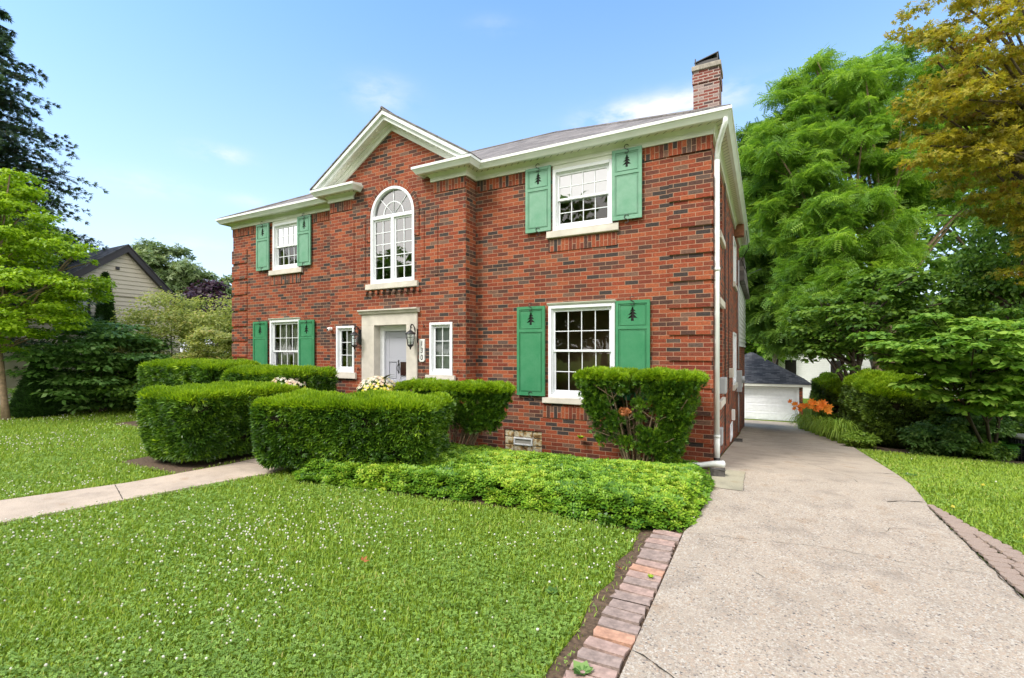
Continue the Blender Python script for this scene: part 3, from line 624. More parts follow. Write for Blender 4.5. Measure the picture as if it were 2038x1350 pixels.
SB_L, SB_R = (-7.40, -6.88, 1.25, 2.25), (-4.91, -4.39, 1.25, 2.255)
ARX0, ARX1, ARZ0, ARS = -6.41, -5.28, 3.08, 4.43; ARC = (ARX0 + ARX1) / 2; ARR = (ARX1 - ARX0) / 2
DO = (-6.62, -5.2, .0, 2.46)
ZT = TOP - .005
mb = MB(); ZB = -.4
wall_cells(mb, -W, BA0, ZB, ZT + .15, 0, [WL_U, WL_L]); wall_cells(mb, BA1, 0, ZB, ZT + .15, 0, [WR_U, WR_L, BSM])
mb.add([(BA0, BY, ZB), (BA0, 0, ZB), (BA0, 0, ZT + .15), (BA0, BY, ZT + .15)], [(0, 1, 2, 3)]); mb.add([(BA1, 0, ZB), (BA1, BY, ZB), (BA1, BY, ZT + .15), (BA1, 0, ZT + .15)], [(0, 1, 2, 3)])
AT = ARS + ARR + .02
wall_cells(mb, BA0, BA1, ZB, 5.03, BY, [SB_L, SB_R, DO, (ARX0, ARX1, ARZ0, AT, 1)])
# spandrels beside the arch, its reveal, and the brick of the gable
n = 20; arc = [(ARC + ARR * cos(pi - pi * k / n), ARS + ARR * sin(pi * k / n)) for k in range(n + 1)]
for k in range(n):
    (xa, za), (xb, zb) = arc[k], arc[k + 1]
    mb.add([(xa, BY, za), (xb, BY, zb), (xb, BY, AT), (xa, BY, AT)], [(0, 1, 2, 3)]); mb.add([(xa, BY, za), (xb, BY, zb), (xb, BY + .12, zb), (xa, BY + .12, za)], [(0, 1, 2, 3)])
GA, GS = 6.10, .615
mb.add([(BA0, BY, 5.03), (BA1, BY, 5.03), (XC, BY, GA + .06)], [(0, 1, 2)])
# side and rear walls
SW = [(1.15, 2.0, 3.74, 4.78), (5.5, 6.6, 3.45, 4.6), (1.15, 2.0, .85, 2.5), (5.4, 6.7, .85, 2.2), (4.3, 5.0, -.36, .02)]
wall_cells(mb, 0, D, -3, ZT + .15, 0, SW, axis='x')
mb.add([(-W, D, -3), (-W, 0, -3), (-W, 0, ZT + .15), (-W, D, ZT + .15)], [(0, 1, 2, 3)]); mb.add([(0, D, -3), (-W, D, -3), (-W, D, ZT + .15), (0, D, ZT + .15)], [(0, 1, 2, 3)])
mb.add([(-W, 0, 4.99), (0, 0, 4.99), (0, D, 4.99), (-W, D, 4.99)], [(0, 1, 2, 3)]); mb.add([(-W, .0, 2.75), (-.0, .0, 2.75), (-.0, D, 2.75), (-W, D, 2.75)], [(0, 1, 2, 3)])
mb.build('wall', M_brick, house)
# rusticated corner quoins: five courses proud, one course back
mb = MB(); mb2 = MB(); c = .0677; z = -1 * c
while z < TOP - .5:
    z1 = min(z + 5 * c, TOP - .27)
    mb.box(-.60, .024, -.024, .05, z, z1); mb.box(-.05, .0242, .05, .60, z, z1); mb2.box(-W - .024, -W + .60, -.024, .05, z, z1)
    z += 6 * c
mb.box(-.58, .0, .0005, .03, -.05, TOP - .27); mb2.box(-W, -W + .58, .0005, .03, -.05, TOP - .27)
mb.build('quoin', M_brick, house); mb2.build('quoin', M_brick, house)
def soldier(mb, x0, x1, z0, z1, y, axis='y', uvsw=True):
    d = .012
    if axis == 'y': vs = [(x0, y - d, z0), (x1, y - d, z0), (x1, y - d, z1), (x0, y - d, z1)]
    mb.add(vs, [(0, 1, 2, 3)], [(z0 - z0 + .004, x0), (z0 - z0 + .004, x1), (.209, x1), (.209, x0)])
    mb.add([(x0, y - d, z0), (x1, y - d, z0), (x1, y, z0), (x0, y, z0)], [(0, 1, 2, 3)])
    mb.add([(x0, y, z0), (x0, y - d, z0), (x0, y - d, z1), (x0, y, z1)], [(0, 1, 2, 3)]); mb.add([(x1, y, z0), (x1, y - d, z0), (x1, y - d, z1), (x1, y, z1)], [(0, 1, 2, 3)])
mb = MB()
for (a, b, y) in ((BA1 + .001, -1.6 - .95, 0), (-1.46 + .49, -.60, 0), (-.60, .022, -.012), (BA0, BA0 + .66, BY), (BA1 - .72, BA1, BY), (-W - .01, -10.58, 0), (-8.56, BA0 - .001, 0)):
    mb = MB(); soldier(mb, a, b, TOP - .205, TOP - .002, y); mb.build('soldier_course', M_brick, house)
for (a, b, z, y) in ((-2.63, -1.39, 3.43, 0), (-2.74, -1.30, .55, 0), (-10.16, -8.95, 3.35, 0)): mb = MB(); soldier(mb, a + .02, b - .02, z, z + .205, y); mb.build('soldier_course', M_brick, house)
mb = MB()   # brick dentils under the arched window's sill
for k in range(10): x = ARX0 - .12 + k * (ARX1 - ARX0 + .24) / 9.; mb = MB(); mb.box(x - .03, x + .03, BY - .055, BY, 2.87, 2.94); mb.build('brick_dentil', M_brick, house)
# arch of rowlock bricks
mb = MB(); n = 26; ri, ro = ARR + .005, ARR + .115
for k in range(n):
    t0, t1 = pi * k / n, pi * (k + 1) / n; y0, y1 = BY - .018, BY + .1
    p = [(ARC - r * cos(t), ARS + r * sin(t)) for t, r in ((t0, ri), (t1, ri), (t1, ro), (t0, ro))]; w0, w1 = k * .0677, (k + 1) * .0677
    mb.add([(q[0], y0, q[1]) for q in p], [(0, 1, 2, 3)], [(.02, w0), (.02, w1), (.19, w1), (.19, w0)])
    mb.add([(p[3][0], y0, p[3][1]), (p[2][0], y0, p[2][1]), (p[2][0], y1, p[2][1]), (p[3][0], y1, p[3][1])], [(0, 1, 2, 3)], [(.02, w0), (.02, w1), (.09, w1), (.09, w0)])
for sx in (-1, 1):
    xa = ARC + sx * ri; xb = ARC + sx * ro; x0, x1 = min(xa, xb), max(xa, xb); vs = [(x0, BY - .018, 3.95), (x1, BY - .018, 3.95), (x1, BY - .018, ARS), (x0, BY - .018, ARS)]
    mb.add(vs, [(0, 1, 2, 3)], [(.02, 3.95), (.19, 3.95), (.19, ARS), (.02, ARS)]); mb.box(x1 - .002 if sx > 0 else x0, x1 if sx > 0 else x0 + .002, BY - .018, BY, 3.95, ARS)
mb.build('brick_arch', M_brick, house)
# slim raised brick panels beside the arched window
mb = MB()
for sx in (-1, 1):
    for (a, b) in ((.72, .80), (1.04, 1.12)):
        x0, x1 = sorted((ARC + sx * a, ARC + sx * b)); vs = [(x0, BY - .013, 3.15), (x1, BY - .013, 3.15), (x1, BY - .013, 4.42), (x0, BY - .013, 4.42)]
        mb = MB(); mb.box(x0, x1, BY - .013, BY, 3.15, 4.42); mb.build('raised_panel', M_brick, house)

# ---- eaves: frieze, soffit, gutter
PL = [(-W, D), (-W, 0), (BA0, 0), (BA0, BY), (BA0 + .68, BY), (BA0 + .68, BY + .33)]
PR = [(BA1 - .74, BY + .33), (BA1 - .74, BY), (BA1, BY), (BA1, 0), (0, 0), (0, D)]
PR = [(BA1 - .74, BY + .335), (BA1 - .74, BY), (BA1, BY), (BA1, 0), (0, 0), (0, D), (-.5, D)]
for P in (PL, PR):
    fr, so_, gu = MB(), MB(), MB()
    fr.sweep([(-.02, TOP), (.035, TOP), (.038, TOP + .075), (.052, TOP + .09), (.075, TOP + .125), (.08, TOP + .135), (-.02, TOP + .135)], P)
    so_.sweep([(-.02, TOP + .132), (.185, TOP + .132), (.185, TOP + .145), (-.02, TOP + .145)], P)
    gu.sweep([(.175, TOP + .118), (.225, TOP + .118), (.245, TOP + .15), (.275, TOP + .19), (.29, TOP + .20), (.29, TOP + .245), (.27, TOP + .245), (.18, TOP + .225)], P)
    fr.build('frieze', M_trim, house); so_.build('soffit', M_soffit, house); gu.build('gutter', M_gutter, house)
mb = MB()    # little flat caps over the two cornice returns
for (x0, x1) in ((BA0 - .26, BA0 + .94), (BA1 - 1.0, BA1 + .26)): mb.add([(x0, BY - .275, 5.14), (x1, BY - .275, 5.14), (x1, BY + .01, 5.20), (x0, BY + .01, 5.20)], [(0, 1, 2, 3)]); mb.add([(x1, BY - .275, 5.14), (x1, BY + .01, 5.20), (x1, BY + .01, 5.1), (x1, BY - .275, 5.1)], [(0, 1, 2, 3)]); mb.add([(x0, BY - .275, 5.14), (x0, BY + .01, 5.20), (x0, BY + .01, 5.1), (x0, BY - .275, 5.1)], [(0, 1, 2, 3)]); mb.build('return_cap', M_gutter, house); mb = MB()
def chev(mb, lo, hi, y0, y1, zc):
    xi, xo = (GA + lo - zc) / GS, (GA + hi - zc) / GS
    for s in (-1, 1): mb.prism([(XC + s * xi, zc), (XC, GA + lo), (XC, GA + hi), (XC + s * xo, zc)], y0, y1, 'y')
mb = MB(); chev(mb, 0, .09, BY - .033, BY + .02, 5.09); chev(mb, .088, .13, BY - .085, BY, 5.10); mb.build('raking_frieze', M_trim, house)
mb = MB()
chev(mb, .128, .150, BY - .19, BY, 5.165); mb.build('raking_soffit', M_trim, house)
mb = MB(); chev(mb, .126, .215, BY - .235, BY - .19, 5.165); chev(mb, .21, .29, BY - .285, BY - .19, 5.165); mb.build('raking_cornice', M_gutter, house)
mb = MB()  # soffit blocks under the raking cornice
for s in (-1, 1):
    for k in range(12):
        t = .22 + k * .135; x = XC + s * t; z = GA - GS * t + .128; mb = MB()
        mb.prism([(x, z - .016), (x + s * .055, z - .016 - GS * .055), (x + s * .055, z + .004 - GS * .055), (x, z + .004)], BY - .17, BY - .10, 'y'); mb.build('cornice_block', M_trim, house)
# ---- roofs
RE, RZ, RS = .26, TOP + .235, .545; HD = D / 2 + RE; RH = RZ + HD * RS
mb = MB(); v = [(-W - RE, -RE, RZ), (RE, -RE, RZ), (RE, D + RE, RZ), (-W - RE, D + RE, RZ), (-W - RE + HD, D / 2, RH), (RE - HD, D / 2, RH)]
mb.add(v, [(0, 1, 5, 4)]); mb.add(v, [(1, 2, 5)]); mb.add(v, [(2, 3, 4, 5)]); mb.add(v, [(3, 0, 4)])
gz1 = GA + .325; hw = 2.03; yb = (gz1 - RZ) / RS - RE; ye = (gz1 - GS * hw - RZ) / RS - RE; yf = BY - .30
for s in (-1, 1):
    a = [(XC + s * hw, yf, gz1 - GS * hw), (XC, yf, gz1), (XC, yb, gz1), (XC + s * hw, ye, gz1 - GS * hw)]
    mb.add(a, [(0, 1, 2, 3)]); mb.add([a[0], a[1], (a[1][0], yf, gz1 - .03), (a[0][0], yf, a[0][2] - .03)], [(0, 1, 2, 3)]); mb.add([a[0], a[3], (a[3][0], a[3][1], a[3][2] - .03), (a[0][0], yf, a[0][2] - .03)], [(0, 1, 2, 3)])
roof = mb.build('roof', M_shingle, house)
mb = MB()  # hip and ridge cap shingles
for p, q in ((v[5], v[1]), (v[4], v[5]), (v[4], v[0]), (v[5], v[2]), ((XC, yf, gz1), (XC, yb, gz1))): mb.tube([np.array(p) + [0, 0, .0], np.array(q) + [0, 0, .0]], .035, 6)
mb.build('ridge_cap', M_shingle, roof)
def chimney(x0, x1, y0, y1, zb, zt, label=None):
    mb = MB(); mb.box(x0, x1, y0, y1, zb, zt - .30); mb.box(x0 - .02, x1 + .02, y0 - .02, y1 + .02, zt - .30, zt - .08); mb.box(x0 + .004, x1 - .004, y0 + .004, y1 - .004, zt - .08, zt)
    ch = mb.build('chimney', M_brick_old, house); 
    MB().box(x0 - .035, x1 + .035, y0 - .035, y1 + .035, zt, zt + .11).build('coping', simple('weathered_coping_%d' % int(zt), (.30, .27, .23), .9, var=.3, vscale=12), ch, bevel=.01)
    m2 = MB(); cx, cy = (x0 + x1) / 2, (y0 + y1) / 2
    m2.box(x0 + .05, x1 - .05, y0 + .05, y1 - .05, zt + .11, zt + .22); m2.add([(x0 + .02, y0 + .02, zt + .22), (x1 - .02, y0 + .02, zt + .34), (x1 - .02, y1 - .02, zt + .34), (x0 + .02, y1 - .02, zt + .22), (x0 + .02, y0 + .02, zt + .20), (x1 - .02, y0 + .02, zt + .32), (x1 - .02, y1 - .02, zt + .32), (x0 + .02, y1 - .02, zt + .20)], [(0, 1, 2, 3), (4, 5, 6, 7), (0, 1, 5, 4), (1, 2, 6, 5), (2, 3, 7, 6), (3, 0, 4, 7)])
    for (xx, yy) in ((x0 + .04, y0 + .04), (x1 - .04, y0 + .04), (x1 - .04, y1 - .04), (x0 + .04, y1 - .04)): m2.box(xx - .012, xx + .012, yy - .012, yy + .012, zt + .11, zt + .30)
    m2.build('cap', M_black, ch)
chimney(-.75, -.20, 4.0, 4.6, 5.0, 8.12); chimney(-10.0, -9.35, 2.2, 2.8, 5.0, 6.75)
tag(MB().box(-.02, .22, 6.1, 6.35, 4.72, 5.03).build('bracket', M_wood, house, bevel=.01))

# ---- windows
def curtain(w, h, d, folds, parent, m=None, x0=None, gap=0):
    nx = 60; xs = np.linspace(-w / 2, w / 2, nx); A, B = np.meshgrid(xs, np.array([0, h]), indexing='ij')
    Yv = d + .018 * np.sin(A * folds * 2 * pi / w) + .008 * np.sin(A * folds * 5.3 / w * 2)
    V = np.stack([A.ravel(), Yv.ravel(), B.ravel()], 1)
    if gap: keep = np.abs(xs[:-1]) > gap * w / 2
    else: keep = np.ones(nx - 1, bool)
    I = np.arange(nx * 2).reshape(nx, 2); F = np.stack([I[:-1, 0], I[1:, 0], I[1:, 1], I[:-1, 1]], -1)[keep]
    return npmesh('curtain', V, F, m or M_curt, None, parent, True)
def window(rect, y=0., cols=4, rows=2, single=False, glass=None, curt=None, blind=0, casing=.055, axis='y', sill=.10, head=True, name='window', upper_grid=True, sx=.10, room=1.0, split=.5, rec=0.):
    x0, x1, z0, z1 = rect; w, h = x1 - x0, z1 - z0; loc = ((x0 + x1) / 2, y, z0) if axis == 'y' else (y, (x0 + x1) / 2, z0); rz = 0 if axis == 'y' else pi / 2
    mb = MB(); hw = w / 2; f = .045; D0, D1 = -.022, .10
    def ring(mb, x0, x1, z0, z1, t, y0, y1, tb=None, tt=None):
        tb = tb or t; tt = tt or t
        mb.box(x0, x0 + t, y0, y1, z0, z1); mb.box(x1 - t, x1, y0, y1, z0, z1); mb.box(x0 + t, x1 - t, y0, y1, z0, z0 + tb); mb.box(x0 + t, x1 - t, y0, y1, z1 - tt, z1)
    ring(mb, -hw, hw, 0, h, casing, D0, D1)
    ring(mb, -hw + casing, hw - casing, casing, h - casing, .018, .012, D1)
    win = mb.build(name, M_vinyl, house, loc, rz, bevel=.005)
    ix, iz0, iz1 = hw - casing - .018, casing + .018, h - casing - .018
    sm, gm = MB(), MB(); panes = []
    if single: parts = [(iz0, iz1, .035)]
    else: zm = iz0 + (iz1 - iz0) * split; parts = [(zm - .012, iz1, .030), (iz0, zm + .022, .060)]
    for k, (a, b, yy) in enumerate(parts):
        st = .034; ring(sm, -ix, ix, a, b, st, yy, yy + .032, .055 if (k == len(parts) - 1) else .036, .036)
        gx0, gx1, ga, gb = -ix + st, ix - st, a + .032, b - .032; pn = MB()
        pn.add([(gx0, yy + .018, ga), (gx1, yy + .018, ga), (gx1, yy + .018, gb), (gx0, yy + .018, gb)], [(0, 1, 2, 3)]); panes.append((pn, (glass or M_glass) if k == 0 else M_glass))
        t = .0065
        for c_ in range(1, cols): xx = gx0 + (gx1 - gx0) * c_ / cols; gm.box(xx - t, xx + t, yy + .006, yy + .017, ga, gb)
        for r_ in range(1, rows): zz = ga + (gb - ga) * r_ / rows; gm.box(gx0, gx1, yy + .0065, yy + .0165, zz - t, zz + t)
    sm.build('sash', M_vinyl, win, bevel=.003); gm.build('muntin', M_vinyl, win)
    for pn, pm_ in panes: pn.build('pane', pm_, win)
    if curt: curtain(w - .16, h - .12, .19, curt[0], win, gap=curt[1])
    if blind:
        bm = MB(); zt = h - .07; zbm = h - .07 - blind * (h - .14); k = 0
        while zt > zbm: bm.box(-ix, ix, .125 + .0, .13, zt - .024, zt); bm.box(-ix, ix, .131, .134, zt - .032, zt - .02); zt -= .032
        bm.build('blind', M_blind, win)
    rm = MB(); rx = hw + .25
    rm.add([(-rx, .125, -.3), (rx, .125, -.3), (rx, room, -.3), (-rx, room, -.3), (-rx, .125, h + .1), (rx, .125, h + .1), (rx, room, h + .1), (-rx, room, h + .1)], [(0, 1, 2, 3), (4, 5, 6, 7), (2, 3, 7, 6), (0, 3, 7, 4), (1, 2, 6, 5)])
    rm.build('room_wall', M_room, win)
    if sill: 
        MB().prism([(-.052 - rec, -.005), (-.058 - rec, -sill + .01), (-.05 - rec, -sill), (.02, -sill), (.02, .0)], -hw - sx, hw + sx, 'x').build('sill', M_stone, win, bevel=.004)
    if head:
        MB().prism([(-.055, h + .045), (-.05, h + .03), (-.03, h + .005), (.0, h + .005), (.0, h + .045)], -hw - .015, hw + .015, 'x').build('head_moulding', M_trim, win)
    if rect[3] > 4.6 and axis == 'y': MB().box(-hw - .0, hw + .0, -.018, .02, h + .001, TOP - z0).build('head_board', M_trim, win)
    return win
w1 = window(WR_U, glass=M_glass_up, blind=.52, head=False, sill=.125); w2 = window(WR_L)
w3 = window(WL_U, glass=M_glass_up, blind=.45, head=False, cols=4, sill=.125); w4 = window(WL_L, curt=(9, .18))
MB().box(-.40, .40, .30, .34, 0, .9)
for r_ in (SB_L, SB_R): window(r_, y=BY, single=True, cols=2, rows=3, curt=(5, 0) if r_ is SB_L else None, blind=0 if r_ is SB_L else .97, head=False, sill=.13, sx=.07, casing=.045, room=.33, name='sidelight_window')
for r_ in SW[:4]: window(r_, axis='x', y=-.095 if r_[0] < 3 else 0, rec=.095 if r_[0] < 3 else 0, cols=2, rows=2, head=False, sill=.12, blind=.4, room=.9, name='side_window')
for r_ in SW[4:]: window(r_, axis='x', y=0, single=True, cols=3, rows=1, head=False, sill=0, room=.4, name='basement_window')
# kitchen-like things seen through the lower right window: a pale table edge and chairs are left to the dark room
# arched window
mb = MB(); t = .055; hw = ARR; h0 = ARS - ARZ0; n = 24
def arcring(mb, ri, ro, y0, y1, cz, n=24):
    for k in range(n):
        a0, a1 = pi * k / n, pi * (k + 1) / n; P = [(-r * cos(a), cz + r * sin(a)) for a, r in ((a0, ri), (a1, ri), (a1, ro), (a0, ro))]
        vs = [(p[0], y0, p[1]) for p in P] + [(p[0], y1, p[1]) for p in P]; mb.add(vs, [(0, 1, 2, 3), (4, 7, 6, 5), (0, 4, 5, 1), (3, 2, 6, 7)])
arcring(mb, hw - t, hw, -.02, .10, h0); mb.box(-hw, -hw + t, -.02, .10, 0, h0); mb.box(hw - t, hw, -.02, .10, 0, h0); mb.box(-hw + t, hw - t, -.02, .10, 0, t)
mb.box(-hw + t, hw - t, -.005, .10, h0 - .05, h0 + .02); mb.box(-.035, .035, -.003, .10, t, h0 - .05)
aw = mb.build('arched_window', M_vinyl, house, (ARC, BY, ARZ0), 0, bevel=.005)
sm, gm, pn = MB(), MB(), MB()
for sx in (-1, 1):
    x0, x1 = sorted((sx * .035, sx * (hw - t))); a, b = t, h0 - .05; s_ = .035
    sm.box(x0, x0 + s_, .03, .06, a, b); sm.box(x1 - s_, x1, .03, .06, a, b); sm.box(x0 + s_, x1 - s_, .03, .06, a, a + s_); sm.box(x0 + s_, x1 - s_, .03, .06, b - s_, b)
    gx0, gx1 = x0 + s_, x1 - s_; xm = (gx0 + gx1) / 2; gm.box(xm - .008, xm + .008, .034, .044, a + s_, b - s_)
    for k in range(1, 5): zz = a + s_ + (b - a - 2 * s_) * k / 5; gm.box(gx0, gx1, .0345, .0435, zz - .008, zz + .008)
    pn.add([(gx0, .047, a + s_), (gx1, .047, a + s_), (gx1, .047, b - s_), (gx0, .047, b - s_)], [(0, 1, 2, 3)])
rr = hw - t
arcring(gm, rr * .50 - .009, rr * .50 + .009, .034, .044, h0 + .02); 
for a in (45, 90, 135):
    a = radians(a); gm.tube([(0, .039, h0 + .02), (-rr * cos(a), .039, h0 + .02 + rr * sin(a))], .009, 4)
P = [(-rr * cos(pi * k / 24), .047, h0 + .02 + rr * sin(pi * k / 24)) for k in range(25)]; pn.add(P[::-1], [tuple(range(25))])
sm.build('sash', M_vinyl, aw, bevel=.003); gm.build('muntin', M_vinyl, aw); pn.build('pane', glass_mat('arched_window_glass', 3.2, (.6, .62, .62)), aw)
MB().prism([(-.06, -.005), (-.065, -.11), (-.055, -.12), (.02, -.12), (.02, 0)], -hw - .10, hw + .10, 'x').build('sill', M_stone, aw, bevel=.004)
rm = MB(); rm.add([(-.9, .125, -.3), (.9, .125, -.3), (.9, 1.6, -.3), (-.9, 1.6, -.3), (-.9, .125, 1.98), (.9, .125, 1.98), (.9, 1.6, 1.98), (-.9, 1.6, 1.98)], [(0, 1, 2, 3), (4, 5, 6, 7), (2, 3, 7, 6), (0, 3, 7, 4), (1, 2, 6, 5)]); rm.build('room_wall', M_room, aw)
curtain(hw * 2 - .1, h0 + .5, .5, 6, aw, gap=.55)

# ---- shutters
PINE = [(0, 1), (-.13, .86), (-.06, .86), (-.27, .66), (-.09, .68), (-.40, .42), (-.10, .46), (-.46, .16), (-.12, .22), (-.14, 0), (.12, 0), (.10, .22), (.44, .20), (.10, .46), (.38, .46), (.09, .68), (.28, .69), (.06, .86), (.13, .88)]
def s_hook(mb, x, z, s=1, y=-.07):
    pts = [(x + .035 * cos(t), y, z + .035 + .035 * sin(t)) for t in np.linspace(radians(20), radians(270), 8)] + [(x - s * .03 * cos(t) * -1 * 1 + 0, y, z - .035 + .032 * sin(t)) for t in np.linspace(radians(90), radians(-150), 8)]
    mb.tube(pts, .0055, 6)
def shutter(x0, x1, z0, z1, m, up, split=.70):
    w, h = x1 - x0, z1 - z0; zs = h * split; hw = w / 2; b = MB(); ya, yb = -.062, -.030; st = .048
    ph = min(.25, (h - zs) * .52); pcz = zs + (h - zs) * .5 + (.0 if up else 0)
    pine = [(p[0] * ph * .80, pcz - ph / 2 + p[1] * ph) for p in PINE]
    b.box(-hw, -hw + st, ya, yb, 0, h); b.box(hw - st, hw, ya, yb, 0, h)
    for (a, c_) in ((0, st * 1.25), (zs - st * .5, zs + st * .5), (h - st * 1.05, h)): b.box(-hw + st, hw - st, ya, yb, a, c_)
    for (a, c_, pl) in ((st * 1.25, zs - st * .5, 0), (zs + st * .5, h - st * 1.05, 1)):
        g = .012; xx0, xx1 = -hw + st, hw - st
        if pl:
            b.plate_hole([(xx0, a), (xx1, a), (xx1, c_), (xx0, c_)], [pine], ya + .012, ya + .024)
        else: b.box(xx0, xx1, ya + .012, yb - .004, a, c_); b.box(xx0 + .028, xx1 - .028, ya + .004, ya + .014, a + .028, c_ - .028)
        for (p0, p1, q0, q1) in ((xx0 + .016, xx1 - .016, a + .016, a + .024), (xx0 + .016, xx1 - .016, c_ - .024, c_ - .016), (xx0 + .016, xx0 + .024, a + .024, c_ - .024), (xx1 - .024, xx1 - .016, a + .024, c_ - .024)):
            b.box(p0, p1, ya + .0035, ya + .0125, q0, q1)
    s = b.build('shutter', m, house, ((x0 + x1) / 2, 0, z0), 0, bevel=.003)
    hk = MB(); s_hook(hk, 0, h - .01); hk.build('hook', M_hook, s)
    hk = MB(); s_hook(hk, 0, .0); hk.build('hook', M_hook, s)
    MB().box(-hw + .04, hw - .04, -.029, -.002, .05, h - .05).build('cutout_shade', M_dark, s)  # near-black sheet painted in for the shade seen through the pine cutout
    return s
for (a, b, c_, d) in ((-3.03, -2.55, 3.79, 4.91), (-1.477, -1.003, 3.81, 4.93), (-10.565, -10.08, 3.73, 4.88), (-9.03, -8.574, 3.72, 4.88)): tag(shutter(a, b, c_, d, M_sh_up, 1, .66), 'faded pale green shutter with a pine tree cutout')
for (a, b, c_, d) in ((-3.20, -2.66, .92, 2.50), (-1.42, -.879, .92, 2.52), (-10.69, -10.15, .90, 2.46), (-8.98, -8.455, .90, 2.45)): tag(shutter(a, b, c_, d, M_sh_lo, 0, .73), 'deep green shutter with a pine tree cutout')

# ---- front door
ds = MB(); a, b, zt = -6.64, -5.20, 2.47; ia, ib, it = -6.30, -5.46, 2.24; y0 = BY - .035
ds.box(a, ia, y0, BY + .30, -.2, it); ds.box(ib, b, y0, BY + .30, -.2, it); ds.box(a, b, y0, BY + .30, it, zt)
ds.prism([(y0 - .075, zt + .085), (y0 - .075, zt + .06), (y0 - .045, zt + .045), (y0 - .03, zt), (BY + .02, zt), (BY + .02, zt + .085)], a - .045, b + .045, 'x')
dsu = ds.build('door_surround', M_stone, house, bevel=.008)
mb = MB(); yd = BY + .19
mb.box(ia, ia + .10, yd - .05, yd + .08, .1, it); mb.box(ib - .03, ib, yd - .05, yd + .08, .1, it); mb.box(ia + .10, ib - .03, yd - .05, yd + .08, it - .11, it)
mb.build('door_frame', M_vinyl, house, bevel=.006)
mb = MB(); dx0, dx1, dz0, dz1 = ia + .10, ib - .03, .12, it - .11; st = .10; yf_ = yd; cxs = (dx0 + dx1) / 2
lv = [(.12, .42), (.50, .86), (.94, 1.30), (1.38, 1.86)]
xs = [dx0, dx0 + st, cxs - .045, cxs + .045, dx1 - st, dx1]
mb.box(dx0, dx1, yf_ + .018, yf_ + .045, dz0, dz1)
mb.box(xs[0], xs[1], yf_, yf_ + .018, dz0, dz1); mb.box(xs[4], xs[5], yf_, yf_ + .018, dz0, dz1); 
rails = [(dz0, dz0 + .14), (.62, .70), (1.04, 1.12), (1.48, 1.56), (2.0, dz1)]
for (p, q) in rails: mb.box(xs[1], xs[4], yf_ + .0005, yf_ + .018, p, q)
for i in range(3): mb.box(xs[2], xs[3], yf_ + .001, yf_ + .018, rails[i][1], rails[i + 1][0])
for i in range(3):
    for (p, q) in ((xs[1], xs[2]), (xs[3], xs[4])):
        if i == 2 and p > cxs: continue
        mb.box(p + .025, q - .025, yf_ + .008, yf_ + .019, rails[i][1] + .025, rails[i + 1][0] - .025)
mb.box(xs[1], xs[4], yf_ + .004, yf_ + .019, 1.56, 2.0)
door = mb.build('door', M_door, house, bevel=.004)
MB().box(xs[3], xs[5] - .05, yf_ - .002, yf_ + .019, rails[2][1] + .09, rails[3][0] - .0).build('pane', simple('dark_bronze_glass', (.035, .015, .015), .15), door)
mb = MB(); zk = 1.36
mb.lathe([(.001, -.006), (.028, -.006), (.022, .004), (.006, .012), (.001, .012)], (0, 0), 12); mb.v = [(cxs + p[0], yf_ - .006 - p[2], zk + .07 + p[1] * 1.5) for p in mb.v]
mb.tube([(cxs - .03 * sin(t) , yf_ - .02, zk + .055 - .06 * (1 - cos(t))) for t in np.linspace(0, 2 * pi, 16)], .007, 6)
mb.box(cxs - .012, cxs + .012, yf_ - .008, yf_ + .001, zk + .06, zk + .16); mb.box(cxs - .008, cxs + .008, yf_ - .012, yf_ + .001, zk - .11, zk - .06)
mb.build('knocker', M_black, door)
MB().box(xs[4] + .02, xs[4] + .06, yf_ - .045, yf_, 1.0, 1.05).build('door_handle', M_black, door, bevel=.008)
mb = MB(); mb.box(-6.95, -4.75, -1.35, BY - .002, -.1, .11); mb.box(-6.75, -4.95, -1.65, -1.35, -.1, .02)
mb.build('front_step', M_conc_step, house, bevel=.012)
